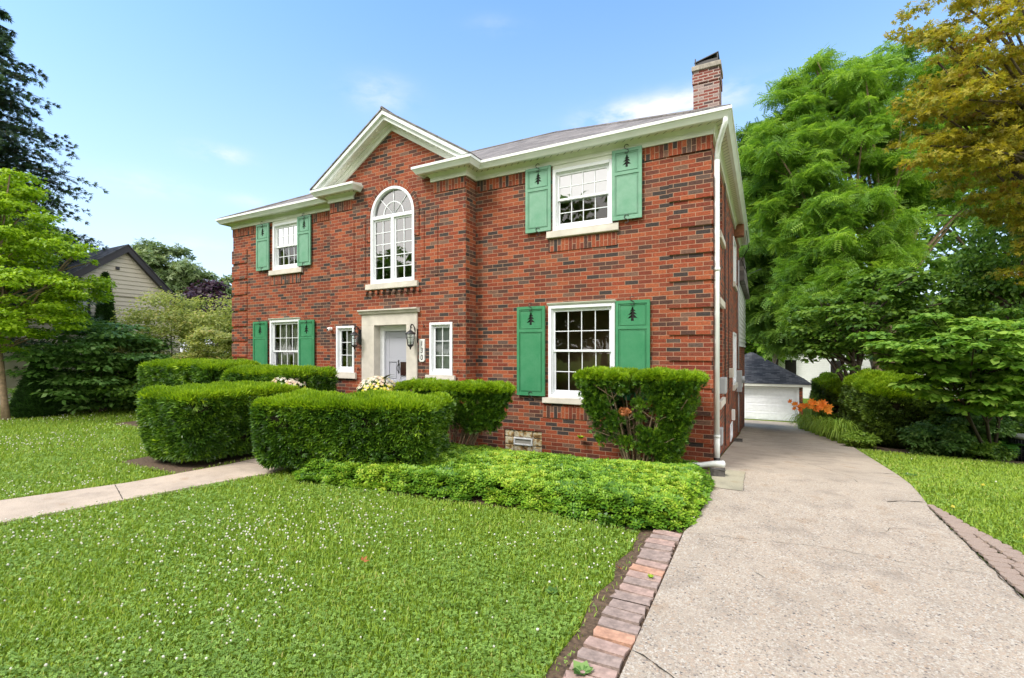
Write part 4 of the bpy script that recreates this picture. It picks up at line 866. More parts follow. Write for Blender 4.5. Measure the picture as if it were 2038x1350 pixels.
# ---- wall lanterns
def lantern(x, z):
    y = BY; root = None
    mb = MB(); mb.prism([(x + .045 * cos(t) * 1, z + .02 + (.125 + .045 * sin(t)) * (1)) for t in np.linspace(0, pi, 8)] + [(x - .045 * cos(t), z + .02 - .125 - .045 * sin(t)) for t in np.linspace(0, pi, 8)], y - .03, y, 'y')
    mb.lathe([(.001, -.24), (.012, -.232), (.006, -.215), (.012, -.20), (.001, -.195)], (x, y - .02), 10)
    mb.v = [(p[0], p[1], p[2] + z if p[2] < -.1 and z > 1 and p[2] > -.5 else p[2]) for p in mb.v]
    cy = y - .17; sc = [(x, y - .02, z + .02), (x, y - .035, z + .13), (x, y - .06, z + .20), (x, y - .10, z + .245), (x, y - .14, z + .235), (x, y - .155, z + .20), (x, y - .14, z + .175), (x, y - .12, z + .185)]
    mb.tube(sc, [.012, .011, .010, .010, .010, .009, .008, .008], 8)
    mb.tube([(x, y - .10, z + .245), (x, y - .15, z + .25), (x, y - .17, z + .22), (x, cy, z + .155)], .008, 8)
    lan = mb.build('wall_lantern', M_black, house)
    m2 = MB(); m2.lathe([(.001, z + .165), (.018, z + .16), (.014, z + .14), (.035, z + .125), (.060, z + .105), (.10, z + .075), (.105, z + .062), (.088, z + .055), (.001, z + .052)], (x, cy), 12)
    m2.lathe([(.001, z - .16), (.058, z - .152), (.062, z - .168), (.045, z - .19), (.02, z - .205), (.018, z - .22), (.012, z - .245), (.001, z - .255)][::-1], (x, cy), 12)
    for k in range(6):
        t = 2 * pi * k / 6 + .3; m2.tube([(x + .088 * cos(t), cy + .088 * sin(t), z + .058), (x + .058 * cos(t), cy + .058 * sin(t), z - .16)], .0055, 5)
    for zz, rr_ in ((z - .0, .081), (z - .11, .066)):
        m2.tube([(x + rr_ * cos(2 * pi * k / 6 + .3), cy + rr_ * sin(2 * pi * k / 6 + .3), zz) for k in range(7)], .004, 5)
    m2.build('cage', M_black, lan)
    m3 = MB()
    for k in range(6):
        t, u = 2 * pi * k / 6 + .3, 2 * pi * (k + 1) / 6 + .3; m3.add([(x + .085 * cos(t), cy + .085 * sin(t), z + .055), (x + .085 * cos(u), cy + .085 * sin(u), z + .055), (x + .056 * cos(u), cy + .056 * sin(u), z - .158), (x + .056 * cos(t), cy + .056 * sin(t), z - .158)], [(0, 1, 2, 3)])
    m3.build('glass', M_glass, lan)
    m4 = MB()
    for dx in (-.018, .018, 0): m4.tube([(x + dx, cy + abs(dx) - .01, z - .15), (x + dx, cy + abs(dx) - .01, z - .03)], .008, 8)
    m4.build('candle', M_trim, lan)
    return lan
lantern(-6.70, 1.98); lantern(-5.24, 1.98)
# ---- number plaque
mb = MB(); px_, pz0, pz1, pw = -5.085, 1.50, 1.94, .062
mb.prism([(px_ - pw, pz0 + .03), (px_ - pw * .6, pz0), (px_ + pw * .6, pz0), (px_ + pw, pz0 + .03), (px_ + pw, pz1 - .03), (px_ + pw * .6, pz1), (px_ - pw * .6, pz1), (px_ - pw, pz1 - .03)], BY - .03, BY - .004, 'y')
plq = mb.build('number_plaque', white('white_plaque_enamel', (.82, .82, .80), .35), house, bevel=.003)
for chh, zz in (('1', 1.80), ('3', 1.665), ('0', 1.53)):
    cu = bpy.data.curves.new('digit', 'FONT'); cu.body = chh; cu.size = .145; cu.align_x = 'CENTER'; cu.extrude = .002; cu.shear = .12; cu.offset = -.0005
    to = bpy.data.objects.new('digit', cu); COL.objects.link(to); bpy.context.view_layer.update()
    me = bpy.data.meshes.new_from_object(to.evaluated_get(bpy.context.evaluated_depsgraph_get())); bpy.data.objects.remove(to)
    dg = link('digit', me, M_black, plq, (px_, BY - .0325, zz)); dg.rotation_euler = (pi / 2, 0, 0); dg.scale = (.85, 1, 1)
# ---- security camera
mb = MB(); mb.lathe([(.001, 0), (.035, .0), (.035, .012), (.012, .02), (.012, .05), (.001, .055)], (0, 0), 12); mb.v = [(-7.56 + p[0], BY - p[2], 2.20 + p[1]) for p in mb.v]
scam = mb.build('security_camera', white('white_plastic', (.8, .8, .8), .3), house)
mb = MB(); mb.lathe([(.001, 0), (.033, .004), (.038, .02), (.038, .085), (.030, .10), (.001, .10)], (0, 0), 14); mb.v = [(-7.56 + p[0] * 1 + p[2] * .25, BY - .03 - p[2], 2.205 + p[1] - p[2] * .25) for p in mb.v]
mb.build('housing', bpy.data.materials['white_plastic'], scam)
mb = MB(); mb.lathe([(.001, 0), (.024, 0), (.024, .004), (.001, .004)], (0, 0), 12); mb.v = [(-7.535 + p[0], BY - .131 - p[2], 2.18 + p[1]) for p in mb.v]; mb.build('lens', M_black, scam)
# ---- old shutter dogs on either side of the small windows
for (x0, x1, z0, z1) in (SB_L, SB_R):
    for x in (x0 - .13, x1 + .13):
        for z in (z0 + .08, z1 - .06):
            if abs(x + 7.53) < .02 and z > 2: continue
            mb = MB(); mb.tube([(x, BY - .03, z + .035), (x + .015, BY - .035, z + .01), (x - .01, BY - .035, z - .01), (x, BY - .03, z - .035)], .008, 6); mb.tube([(x, BY + .01, z), (x, BY - .03, z)], .006, 6); mb.build('shutter_dog', M_hook, house)
# ---- glass block basement window
mb = MB(); x0, x1, z0, z1 = BSM; zc = z0 - .05; nx, nz = 4, 3; bw, bh = (x1 - x0) / nx, (z1 - z0) / nz
gb = MB(); mj = MB(); mj.add([(x0, .045, z0), (x1, .045, z0), (x1, .045, z1), (x0, .045, z1)], [(0, 1, 2, 3)])
bwn = mj.build('glass_block_window', M_stone, house)
for i in range(nx):
    for j in range(nz):
        if j == 1 and i in (1, 2): continue
        MB().box(x0 + i * bw + .008, x0 + (i + 1) * bw - .008, .02, .06, z0 + j * bh + .008, z0 + (j + 1) * bh - .008).build('glass_block', M_gblock, bwn, bevel=.012)
mb = MB(); a, b_, c_, d_ = x0 + bw + .004, x0 + 3 * bw - .004, z0 + bh + .004, z0 + 2 * bh - .004
mb.box(a, b_, .0, .05, c_, c_ + .022); mb.box(a, b_, .0, .05, d_ - .022, d_); mb.box(a, a + .022, .0, .05, c_ + .022, d_ - .022); mb.box(b_ - .022, b_, .0, .05, c_ + .022, d_ - .022)
mb.build('vent_frame', M_vinyl, bwn, bevel=.003); MB().box(a + .022, b_ - .022, .02, .04, c_ + .022, d_ - .022).build('vent_pane', simple('vent_plastic', (.40, .38, .36), .2), bwn)
# ---- downspout at the corner and its run-off pipe
def pipe_box(mb, pts, w=.036, d=.028): mb.tube(pts, w, 8)
mb = MB(); dx, dy = .068, .07
pts = [(.20, -.20, TOP + .13), (.20, -.20, TOP + .06), (.175, -.17, TOP + .0), (.10, -.03, TOP - .16), (dx, dy, TOP - .30), (dx, dy, TOP - .38)]
mb.tube(pts, .036, 10); mb.tube([(dx, dy, TOP - .36), (dx, dy, .42)], .038, 10); mb.tube([(dx, dy, .45), (dx, dy, .10)], .042, 10)
mb.tube([(dx, dy, TOP - 1.95), (dx, dy, TOP - 2.0)], .046, 10); mb.tube([(dx, dy, .42), (dx, dy, .46)], .047, 10)
dsn = mb.build('downspout', M_gutter, house)
MB().tube([(dx, dy, .12), (dx, dy - .01, .05)], .045, 10).build('drain_boot', M_black, dsn)
mb = MB(); mb.tube([(.17, -.22, .10), (.165, -.225, .101), (.06, -.20, .09), (-.12, -.25, .06), (-.48, -.38, .045)], [.052, .046, .042, .036, .036], 10); mb.build('splash_pipe', M_gutter, dsn)
# ---- things fixed to the side wall
mb = MB()
mb.tube([(.03, 2.3, 4.9), (.03, 2.3, 2.6), (.03, 2.32, -.1)], .011, 6); mb.tube([(.03, 3.3, 4.2), (.035, 3.3, .6)], .008, 6); mb.tube([(.04, 1.5, -.05), (.05, 1.1, -.02), (.03, .5, -.01)], .008, 6)
mb.build('cable', M_cable, house)
mb = MB(); mb.tube([(.04, 7.35, 4.3), (.04, 7.35, 1.2)], .022, 8); mb.tube([(.04, 7.35, .55), (.05, 7.25, -.1), (.04, 7.4, -.6)], .018, 8); mb.build('conduit', M_grey_box, house)
mb = MB(); mb.tube([(.26, 6.6, 4.95), (.30, 7.2, 4.6), (.12, 7.35, 4.3), (.25, 8.2, 4.0), (.6, 9.2, 4.3)], .010, 6); mb.build('service_wire', M_cable, house)
mb = MB(); mb.box(.0, .13, 7.2, 7.5, .55, 1.15); mb.lathe([(.001, 0), (.10, 0), (.10, .06), (.001, .08)], (0, 0), 14)
mb.v = mb.v[:8] + [(.13 + p[2], 7.35 + p[0], .90 + p[1]) for p in mb.v[8:]]; mb.build('meter_box', M_grey_box, house, bevel=.01)
MB().box(0, .11, 1.35, 1.66, .96, 1.24).build('junction_box', M_grey_box, house, bevel=.02)
MB().box(0, .06, 1.2, 1.45, .10, .38).build('junction_box', M_grey_box, house, bevel=.01)
MB().box(-.02, .09, 3.75, 4.1, 1.12, 1.32).build('vent_cover', M_stone, house, bevel=.01)
MB().box(-.02, .07, 4.9, 5.05, .05, .30).build('vent_cover', white('white_vent', (.75, .75, .72)), house, bevel=.01)
MB().box(-.02, .12, 8.0, 8.4, .62, .85).build('vent_cover', bpy.data.materials['white_vent'], house, bevel=.01)
MB().box(-.02, .05, 1.05, 2.1, 2.50, 2.62).build('lintel', M_stone, house, bevel=.006)
# low rear wing: brick below, white boards above
mb = MB(); mb.box(-4.5, -.03, D, 14.2, -3, 1.9)
wing = mb.build('rear_wing', M_brick, house)
mb = MB(); z = 1.85; k = 0
while z < 3.9:
    z1 = z + .16; mb.add([(.01, D - .0, z), (.01, 14.3, z), (-.01, 14.3, z1), (-.01, D, z1)], [(0, 1, 2, 3)]); mb.add([(.01, D, z), (.01, 14.3, z), (-.01, 14.3, z), (-.01, D, z)], [(0, 1, 2, 3)]); z = z1
mb.box(-4.55, -.012, D, 14.3, 1.9, 3.95)
mb.build('white_siding', white('white_boards', (.76, .77, .78)), wing)
MB().prism([(D, 3.9), (14.5, 3.9), (14.5, 4.0), (D, 4.6)], -4.7, .15, 'x').build('wing_roof', M_shingle, wing)

# ------------------------------------------------------------------ neighbour's house, garage, house behind
def clap(mb, A, y0, y1, z0, z1, top, sg=1, lap=.155):
    """lapped boards on a wall at x=A facing sg; top(y) returns the roofline"""
    ys = np.linspace(y0, y1, 400); z = z0
    while z < z1:
        ok = ys[np.array([top(q) for q in ys]) > z + .01]
        if len(ok) > 1:
            a, b = ok[0], ok[-1]; t1 = min(z + lap, z1); ok2 = ys[np.array([top(q) for q in ys]) > t1]; a2, b2 = (ok2[0], ok2[-1]) if len(ok2) > 1 else ((a + b) / 2, (a + b) / 2)
            mb.add([(A + sg * .03, a, z), (A + sg * .03, b, z), (A + sg * .006, b2, t1), (A + sg * .006, a2, t1)], [(0, 1, 2, 3)]); mb.add([(A + sg * .03, a, z), (A + sg * .03, b, z), (A, b, z), (A, a, z)], [(0, 1, 2, 3)])
        z += lap
NA = -20.0
nb = empty('neighbour_house', (NA, 0, 0)); tag(nb, 'beige clapboard house with black-trimmed gable beyond the left lawn', 'house')
nt_ = lambda y: min(5.45 - .80 * (1.17 - y), 1e9) if y < 1.17 else 5.45 - 1.08 * (y - 1.17)
M_beige = simple('beige_siding_paint', (.46, .42, .34), .6, var=.05, vscale=2); M_btrim = simple('black_trim_paint', (.022, .020, .026), .5)
mb = MB(); clap(mb, 0, -3.6, 3.0, .3, 5.4, nt_); mb.build('siding', M_beige, nb)
MB().prism([(-3.6, -.2), (3.0, -.2), (3.0, nt_(3.0)), (1.17, 5.44), (-3.6, nt_(-3.6))], -8, -.002, 'x').build('wall', M_beige, nb)
MB().prism([(-3.65, -.3), (3.05, -.3), (3.05, .30), (-3.65, .30)], -.1, .02, 'x').build('foundation', white('foundation_paint', (.6, .6, .58), .8), nb)
mb = MB()
for (ya, yb_) in ((1.17, -4.1), (1.17, 3.35)): mb.prism([(ya, nt_(ya) - .10), (yb_, nt_(yb_) - .10), (yb_, nt_(yb_) + .14), (ya, nt_(ya) + .14)], .03, .20, 'x')
mb.build('barge_board', M_btrim, nb)
mb = MB()
for (ya, yb_) in ((1.17, -4.2), (1.17, 3.4)): mb.prism([(ya, nt_(ya) + .142), (yb_, nt_(yb_) + .142), (yb_, nt_(yb_) + .19), (ya, nt_(ya) + .19)], -8.4, .23, 'x')
mb.build('roof', M_shingle_g, nb)
MB().box(.02, .07, .85, .97, 4.68, 4.78).build('gable_vent', M_btrim, nb, bevel=.01)
MB().box(.01, .045, -2.0, 3.0, 3.72, 3.755).build('band_board', simple('dark_beige_board', (.30, .27, .21), .7), nb)  # thin board across the gable, darker beige than the siding
mb = MB(); mb.box(.0, .06, -.85, -.72, 2.3, 3.75); mb.box(.0, .06, .05, .12, 2.3, 3.75); mb.box(.0, .06, -.72, .05, 3.62, 3.75); mb.box(0, .06, -.72, .05, 2.3, 2.4); nw = mb.build('window', M_btrim, nb)
MB().box(.02, .03, -.72, .05, 2.4, 3.62).build('pane', simple('frosted_pane', (.45, .48, .52), .1), nw)

gr = empty('garage', (0, 24, -2.34)); tag(gr, 'detached garage with white panelled door and dark hipped roof at the end of the driveway', 'garage')
gx0, gx1 = -3.6, 2.62; GH = 1.98
mb = MB(); mb.box(gx0, gx0 + .6, 0, .12, -.3, GH); mb.box(2.38, gx1, 0, .12, -.3, GH); mb.box(gx0 + .6, 2.38, 0, .12, 1.86, GH); mb.box(gx0, gx0 + .12, .12, 6, -.5, GH); mb.box(gx1 - .12, gx1, .12, 6, -.5, GH); mb.box(gx0 + .12, gx1 - .12, 5.88, 6, -.5, GH)
mb.build('wall', M_brick, gr)
MB().box(2.30, 2.44, -.03, -.001, -.1, 1.90).build('door_casing', M_vinyl, gr); MB().box(-3.0, 2.44, -.035, -.001, 1.84, 1.95).build('door_casing', M_vinyl, gr)
mb = MB(); mb.box(-3.0, 2.30, .03, .07, .0, 1.85)
for r_ in range(4):
    for c_ in range(8):
        x0 = -3.0 + .66 * c_ + .07; z0 = .03 + .455 * r_ + .06; w, h = .53, .33
        for (a, b_, c2, d2) in ((x0, x0 + w, z0, z0 + .03), (x0, x0 + w, z0 + h - .03, z0 + h), (x0, x0 + .03, z0 + .03, z0 + h - .03), (x0 + w - .03, x0 + w, z0 + .03, z0 + h - .03)): mb.box(a, b_, .012, .0305, c2, d2)
        mb.box(x0 + .07, x0 + w - .07, .016, .0305, z0 + .07, z0 + h - .07)
mb.build('garage_door', M_vinyl, gr)
MB().box(-3.0, 2.3, .0, .06, -.05, .02).build('door_seal', M_black, gr)
mb = MB(); e = .45; mb.box(gx0 - e, gx1 + e, -e, -e + .03, GH + .02, GH + .17); mb.box(gx1 + e - .03, gx1 + e, -e + .03, 6 + e, GH + .02, GH + .17); mb.box(gx0 - e, gx1 + e - .03, -e + .03, 6 + e, GH + .02, GH + .04); mb.build('fascia', M_trim, gr)
mb = MB(); zz = GH + .175; ah = zz + (6 + 2 * e) / 2 * .52; cx_ = (gx0 + gx1) / 2; v = [(gx0 - e - .03, -e - .04, zz), (gx1 + e + .03, -e - .04, zz), (gx1 + e + .03, 6 + e, zz), (gx0 - e - .03, 6 + e, zz), (cx_ - .1 + .45, 3, ah), (cx_ + .1 + .45, 3, ah)]
mb.add(v, [(0, 1, 5, 4)]); mb.add(v, [(1, 2, 5)]); mb.add(v, [(2, 3, 4, 5)]); mb.add(v, [(3, 0, 4)]); mb.add(v, [(0, 1, 2, 3)]); mb.build('roof', M_shingle_g, gr)

hb = empty('white_house', (9, 40, -2.4)); tag(hb, 'white-sided house seen past the garage roof through the trees', 'house')
mb = MB(); clap(mb, 0, -12, 12, 0, 5.2, lambda y: 5.2, 1, .18); mb.v = [(p[1], -p[0], p[2]) for p in mb.v]; mb.build('siding', bpy.data.materials['white_boards'], hb)
MB().box(-12, 12, .001, 8, -1, 5.2).build('wall', bpy.data.materials['white_boards'], hb)
MB().prism([(-.6, 5.2), (8.6, 5.2), (4, 7.4)], -12.5, 12.5, 'x').build('roof', M_shingle_g, hb)
for x in (-8.5, -6.3, -3, 0, 4, 8): w_ = MB().box(x - .5, x + .5, -.05, .0, 2.0, 3.4).build('window', M_vinyl, hb); MB().box(x - .42, x + .42, -.06, -.051, 2.08, 3.32).build('pane', M_dark, w_)

# dark board fence with copper-coloured rail at the right, air conditioner in front
fn = empty('board_fence', (4.4, 8.3, -.75)); tag(fn, 'dark blue-black board fence with an orange-brown rail behind the redbud', 'fence')
mb = MB(); 
for k in range(34): x = .0 + k * .15; mb.box(x + .004, x + .142, 0 + .004 * (k % 2), .03, 0, 1.16)
mb.build('board', simple('blue_black_boards', (.022, .027, .045), .7, var=.4, vscale=3), fn, rz=radians(14)); MB().box(-.05, 5.1, -.05, .05, 1.165, 1.225).build('rail', simple('copper_stain_wood', (.34, .13, .05), .6, var=.3, vscale=9), fn, rz=radians(14))
for x in (.0, 2.5, 5.0): MB().box(x * cos(radians(14)) - .05, x * cos(radians(14)) + .05, x * sin(radians(14)) - .10, x * sin(radians(14)) - .0, 0, 1.6 if x == 0 else 1.16).build('post', bpy.data.materials['blue_black_boards'] if x else M_grey_box, fn)
pp = tag(MB().tube([(0, 0, -.2), (.02, .02, .8), (.01, .05, 1.75)], .05, 8).build('garden_post', simple('orange_stained_post', (.26, .09, .04), .7, var=.3, vscale=8), None, (5.35, 7.05, -.66)), 'leaning orange-brown wooden post behind the air conditioner', 'post')
ac = empty('air_conditioner', (5.72, 6.55, -.66)); tag(ac, 'dark round air conditioner with a pale lid at the right edge of the lawn', 'air conditioner')
mb = MB(); mb.lathe([(.30, .0), (.34, .02), (.34, .50), (.32, .52), (.30, .52)], (0, 0), 28); mb.build('casing', simple('navy_enamel', (.018, .022, .035), .4), ac)
mb = MB()
for k in range(40): t = 2 * pi * k / 40; mb.tube([(.348 * cos(t), .348 * sin(t), .04), (.348 * cos(t), .348 * sin(t), .48)], .006, 4)
for z in (.15, .27, .39): mb.tube([(.35 * cos(2 * pi * k / 28), .35 * sin(2 * pi * k / 28), z) for k in range(29)], .005, 4)
mb.build('grille', simple('grey_wire', (.10, .11, .13), .5), ac)
mb = MB(); mb.lathe([(.001, .50), (.36, .50), (.37, .52), (.37, .545), (.30, .56), (.12, .57), (.001, .57)], (0, 0), 28); mb.build('lid', simple('pale_grey_lid', (.34, .34, .33), .5), ac)

# ------------------------------------------------------------------ lawn
def lawn():
    n = 430000; Y = 2.05 * (15.5 / 2.05) ** R.random(n); X = R.uniform(-1.12, 1.12, n) * Y; a = CAM[0] + RT[0] * X + FW[0] * Y; v = CAM[1] + RT[1] * X + FW[1] * Y
    def ok(a, v, pad=True):
        k = ~(inpoly(a, v, WALK) | inpoly(a, v, DRIVE) | inpoly(a, v, BED) | ((a > -W - .2) & (a < .1) & (v > -.45) & (v < 14)) | inpoly(a, v, RBED) | inpoly(a, v, LBED))
        s = inpoly(a, v, SOIL) & (R.random(len(a)) > .06); pv = (a > -.25) & (a < .05) & (v < -2.9); sp = (a > 2.2) & (a < 2.27 + .05 + np.minimum(.36, .21 * (-v - .85))) & (v < -.86)
        return k & ~s & ~pv & ~sp
    k = ok(a, v); a, v, Y = a[k], v[k], Y[k]; n = len(a); z = gz(a, v) - .006
    patch = .5 + .5 * np.sin(a * 1.7 + np.sin(v * 1.3) * 2) * np.sin(v * 1.9 + 1) ; p2 = .5 + .5 * np.sin(a * 5.1 + 2 * np.sin(v * 4.3)) * np.sin(v * 6.1)
    big = .9 + .10 * np.clip(Y - 3, 0, 8)
    cl = R.random(n) < np.clip(.10 + .45 * patch * p2 + .18 * patch, 0, .7) * np.where(a < 2.6, 1, .6)
    pos = np.stack([a, v, z], 1)
    # grass blades: bent strips of two quads
    g = ~cl; m = g.sum(); h = (.022 + .026 * R.random(m)) * big[g]; w = (.0028 + .0018 * R.random(m)) * big[g]; an = R.random(m) * 2 * pi; d = np.stack([np.cos(an), np.sin(an), 0 * an], 1); s = np.stack([-np.sin(an), np.cos(an), 0 * an], 1)
    lean = (.15 + .9 * R.random(m)) * h; P = pos[g]; up = np.array([0, 0, 1.])
    q0, q1 = P - s * w[:, None], P + s * w[:, None]; mid = P + d * (lean * .35)[:, None] + up * (h * .6)[:, None]; q2, q3 = mid + s * (w * .8)[:, None], mid - s * (w * .8)[:, None]; tp = P + d * lean[:, None] + up * (h * .95)[:, None]; q4, q5 = tp + s * (w * .15)[:, None], tp - s * (w * .15)[:, None]
    V = np.stack([q0, q1, q2, q3, q4, q5], 1).reshape(-1, 3); b = (np.arange(m) * 6)[:, None]; F = np.concatenate([b + [0, 1, 2, 3], b + [3, 2, 4, 5]]); t = np.repeat(np.clip(.15 + .55 * R.random(m) + .22 * p2[g] + (R.random(m) < .05) * .5, 0, 1), 6)
    o = npmesh('lawn_grass', V, F, M_grass, t); tag(o, 'short mown lawn grass', 'grass', kind='stuff')
    # clover: three round leaflets on a stalk
    tv, tf = [], []
    for i in range(3):
        t_ = 2 * pi * i / 3; D = np.array([cos(t_), sin(t_), 0]); S = np.array([-sin(t_), cos(t_), 0]); bb = len(tv); tv += [D * .05, D * .55 - S * .48 + [0, 0, .12], D * 1.05, D * .55 + S * .48 + [0, 0, .12]]; tf.append((bb, bb + 1, bb + 2, bb + 3))
    c = cl & (R.random(n) < .75); m = c.sum(); P = pos[c] + np.stack([0 * Y[c], 0 * Y[c], .022 + .025 * R.random(m)], 1); Z = nrm(np.array([0, 0, 1.]) + R.normal(size=(m, 3)) * .35); Yv = rdir(m); Yv = nrm(Yv - Z * (Yv * Z).sum(1, keepdims=True)); X_ = np.cross(Yv, Z)
    V, F, T = inst(([tuple(q) for q in tv], tf), P, X_, Yv, Z, (.0085 + .006 * R.random(m)) * big[c], R.random(m)); tag(npmesh('clover_leaves', V, F, M_clover, T), 'low green clover leaves through the lawn', 'clover', kind='stuff')
    # flower heads
    n = 17000; Y = 2.05 * (15 / 2.05) ** (R.random(n) ** .8); X = R.uniform(-1.12, 1.12, n) * Y; a = CAM[0] + RT[0] * X + FW[0] * Y; v = CAM[1] + RT[1] * X + FW[1] * Y
    pt = np.clip(.30 + .7 * np.sin(a * 1.15 + 1.5 + np.sin(v * .9)) * np.sin(v * 1.4 + .3 + .5 * a), .05, 1); dens = .85 * pt * np.where(a < -1.9, 1., .45) * np.where(a > 2, .04, 1) ; k = ok(a, v) & (R.random(n) < dens); a, v, Y = a[k], v[k], Y[k]; m = len(a)
    hv = []; hf = []; rings = [(.0, -.8, 0), (.75, -.45, 5), (1, .1, 5), (.6, .75, 5)]
    ring = [(r * cos(2 * pi * i / 6 + j * .5), r * sin(2 * pi * i / 6 + j * .5), z) for j, (r, z) in enumerate(((.6, -.7), (1, 0), (.62, .75), (.1, .95))) for i in range(6)]; hf = [(j * 6 + i, j * 6 + (i + 1) % 6, (j + 1) * 6 + (i + 1) % 6, (j + 1) * 6 + i) for j in range(3) for i in range(6)]
    z = gz(a, v) + .042 + .022 * R.random(m); P = np.stack([a, v, z], 1); Z = nrm(np.array([0, 0, 1.]) + R.normal(size=(m, 3)) * .3); Yv = nrm(np.cross(Z, rdir(m))); X_ = np.cross(Yv, Z)
    V, F, T = inst((ring, hf), P, X_, Yv, Z, (.0050 + .0042 * R.random(m)) * (1 + .05 * np.clip(Y - 3, 0, 9)), R.random(m)); tag(npmesh('clover_flowers', V, F, M_cream, T), 'small round white clover flower heads scattered over the lawn', 'clover flowers', kind='stuff')
lawn()

# ------------------------------------------------------------------ ground cover bed
def pachysandra():
    n = 13500; x = R.uniform(-5.3, .2, n); y = R.uniform(-3.5, 0, n); k = inpoly(x, y, BED); x, y = x[k], y[k]; n = len(x)
    ed = np.full(n, 9.); P2 = BED
    for i in range(len(P2)):
        p, q = np.array(P2[i - 1]), np.array(P2[i]); d = q - p; t = np.clip(((x - p[0]) * d[0] + (y - p[1]) * d[1]) / (d @ d), 0, 1); ed = np.minimum(ed, np.hypot(x - p[0] - t * d[0], y - p[1] - t * d[1]))
    h = .03 + .16 * sstep(ed, 0, .20) - .14 * sstep(y, -1.4, -.3) + .025 * np.sin(x * 4.1 + 1) * np.sin(y * 5.3) + .03 * R.random(n)
    low = R.random(n) < .25; h = np.where(low, h * R.random(n) ** .6, h)
    z = gz(x, y) + h; P = np.stack([x, y, z], 1); Z = nrm(np.array([0, -.12, 1.]) + R.normal(size=(n, 3)) * .28); Yv = nrm(np.cross(Z, rdir(n))); X_ = np.cross(Yv, Z)
    t = np.clip(.15 + .65 * R.random(n) + .15 * np.sin(x * 3 + y * 2), 0, 1)
    V, F, T = inst(ROS, P, X_, Yv, Z, .062 + .028 * R.random(n), t); T = np.clip(T + np.tile(np.repeat([-.12, .18], [28, 20]), n), 0, 1)
    tag(npmesh('ground_cover', V, F, M_pachy, T), 'dense yellow-green ground cover bed in front of the brick house', 'ground cover', kind='stuff')
pachysandra()

# ------------------------------------------------------------------ hedges and shrubs by the house
hedge('yew_hedge', 'boxy clipped yew hedge left of the front walk', -7.9, -6.45, -3.82, -1.95, 1.05, 40000, size=.078, taper=.92)
hedge('yew_hedge', 'long clipped yew hedge with a flat bright top right of the front walk', -5.80, -3.22, -3.17, -1.97, .99, 62000, size=.075, taper=.90, p=10, zb=.12, rot=radians(19))
hedge('yew_hedge', 'low clipped yew hedge under the lower left window, beside the left flower planter', -9.1, -6.85, -1.85, -.75, 1.30, 26000, size=.08, taper=.85)
hedge('yew_hedge', 'farthest left clipped hedge, running out past the left corner of the brick house', -12.2, -9.25, -1.9, -.7, 1.40, 30000, size=.085, taper=.92)
def vase_shrub(name, label, cx, cy, base, spread, h, n, zlow=.25, tx=1., stems=26, ty=.45, cat='shrub', size=.05, gaps=0, front=0.):
    root = empty(name, (cx, cy, 0)); tag(root, label, cat)
    mb = MB(); tips = []
    for i in range(stems):
        a = R.uniform(-1, 1); b = R.uniform(-1, 1); tz = h * (.75 + .2 * R.random()); p0 = np.array([base * a * .5, base * b * .4, -.05]); p2 = np.array([spread * a * (.85 + .15 * R.random()), ty * b + front, tz]); p1 = np.array([spread * a * .45, ty * b * .5, tz * .45])
        pts = bez(p0, p1, p2, 8); mb.tube(pts, list(np.linspace(.017, .005, 8)), 5, cap=False); tips.append(pts)
        for k in range(4):
            s = pts[3 + R.integers(4)]; q = s + np.array([R.normal() * .14, R.normal() * .12, .08 + .12 * R.random()]); mb.tube([s, (s + q) / 2 + R.normal(size=3) * .01, q], [.006, .005, .003], 4, cap=False)
    mb.build('stem', M_bark_l, root)
    # tufts: crowded in a flat clipped top, thinner down the flared sides
    m = int(n / 42); u = R.random(m); z = zlow + (h - zlow) * np.where(u < .38, 1 - .16 * R.random(m), R.random(m) ** .75)
    wz = spread * (.52 + .48 * (z / h) ** .9); dz = ty * (.5 + .5 * (z / h)); ang = R.random(m) * 2 * pi; rr = np.where((z > h * .84), np.sqrt(R.random(m)), .80 + .2 * R.random(m))
    px = np.sign(np.cos(ang)) * np.abs(np.cos(ang)) ** .5 * rr * wz * tx; py = np.sign(np.sin(ang)) * np.abs(np.sin(ang)) ** .5 * rr * dz + front
    c = np.stack([px, py, z - .02], 1); c[:, 2] += .02 * np.sin(px * 9)
    if gaps: hole = (np.sin(px * 4.1 + 2.2 + z * 3) * np.sin(z * 5.2 + px * 2.0) > .30) & (z < h * .84); c = c[~hole | (R.random(m) < .12)]
    rad = .055 + .05 * R.random(len(c)); p_ = rad ** 2; idx = R.choice(len(c), n, p=p_ / p_.sum()); d = rdir(n); d[:, 2] += .3; d = nrm(d)
    P = c[idx] + d * rad[idx][:, None] * (.3 + .7 * R.random(n))[:, None]; P[:, 2] = np.minimum(P[:, 2], h - .02 + .07 * R.random(n) ** 2 - .035 * np.sin(P[:, 0] * 6 + 1) ** 2 - .06 * sstep(np.abs(P[:, 0]) / spread, .8, 1.05)); outw = nrm(np.stack([c[idx][:, 0], c[idx][:, 1], np.full(n, .6)], 1) * .7 + d)
    Z = nrm(np.cross(outw, rdir(n)) + np.array([0, 0, .6])); Z = nrm(Z - outw * (Z * outw).sum(1, keepdims=True)); X = np.cross(outw, Z)
    tt = np.clip(R.random(n) * .7 + R.random(len(c))[idx] * .3, 0, 1); top = P[:, 2] > h - .10
    V, F, T = inst(SPRAY, P[~top], X[~top], outw[~top], Z[~top], size * (.7 + .6 * R.random((~top).sum())), tt[~top]); npmesh('foliage', V, F, M_hedge, T, root)
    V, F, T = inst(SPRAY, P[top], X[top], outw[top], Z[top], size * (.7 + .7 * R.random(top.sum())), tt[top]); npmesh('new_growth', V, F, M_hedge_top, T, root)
    return root
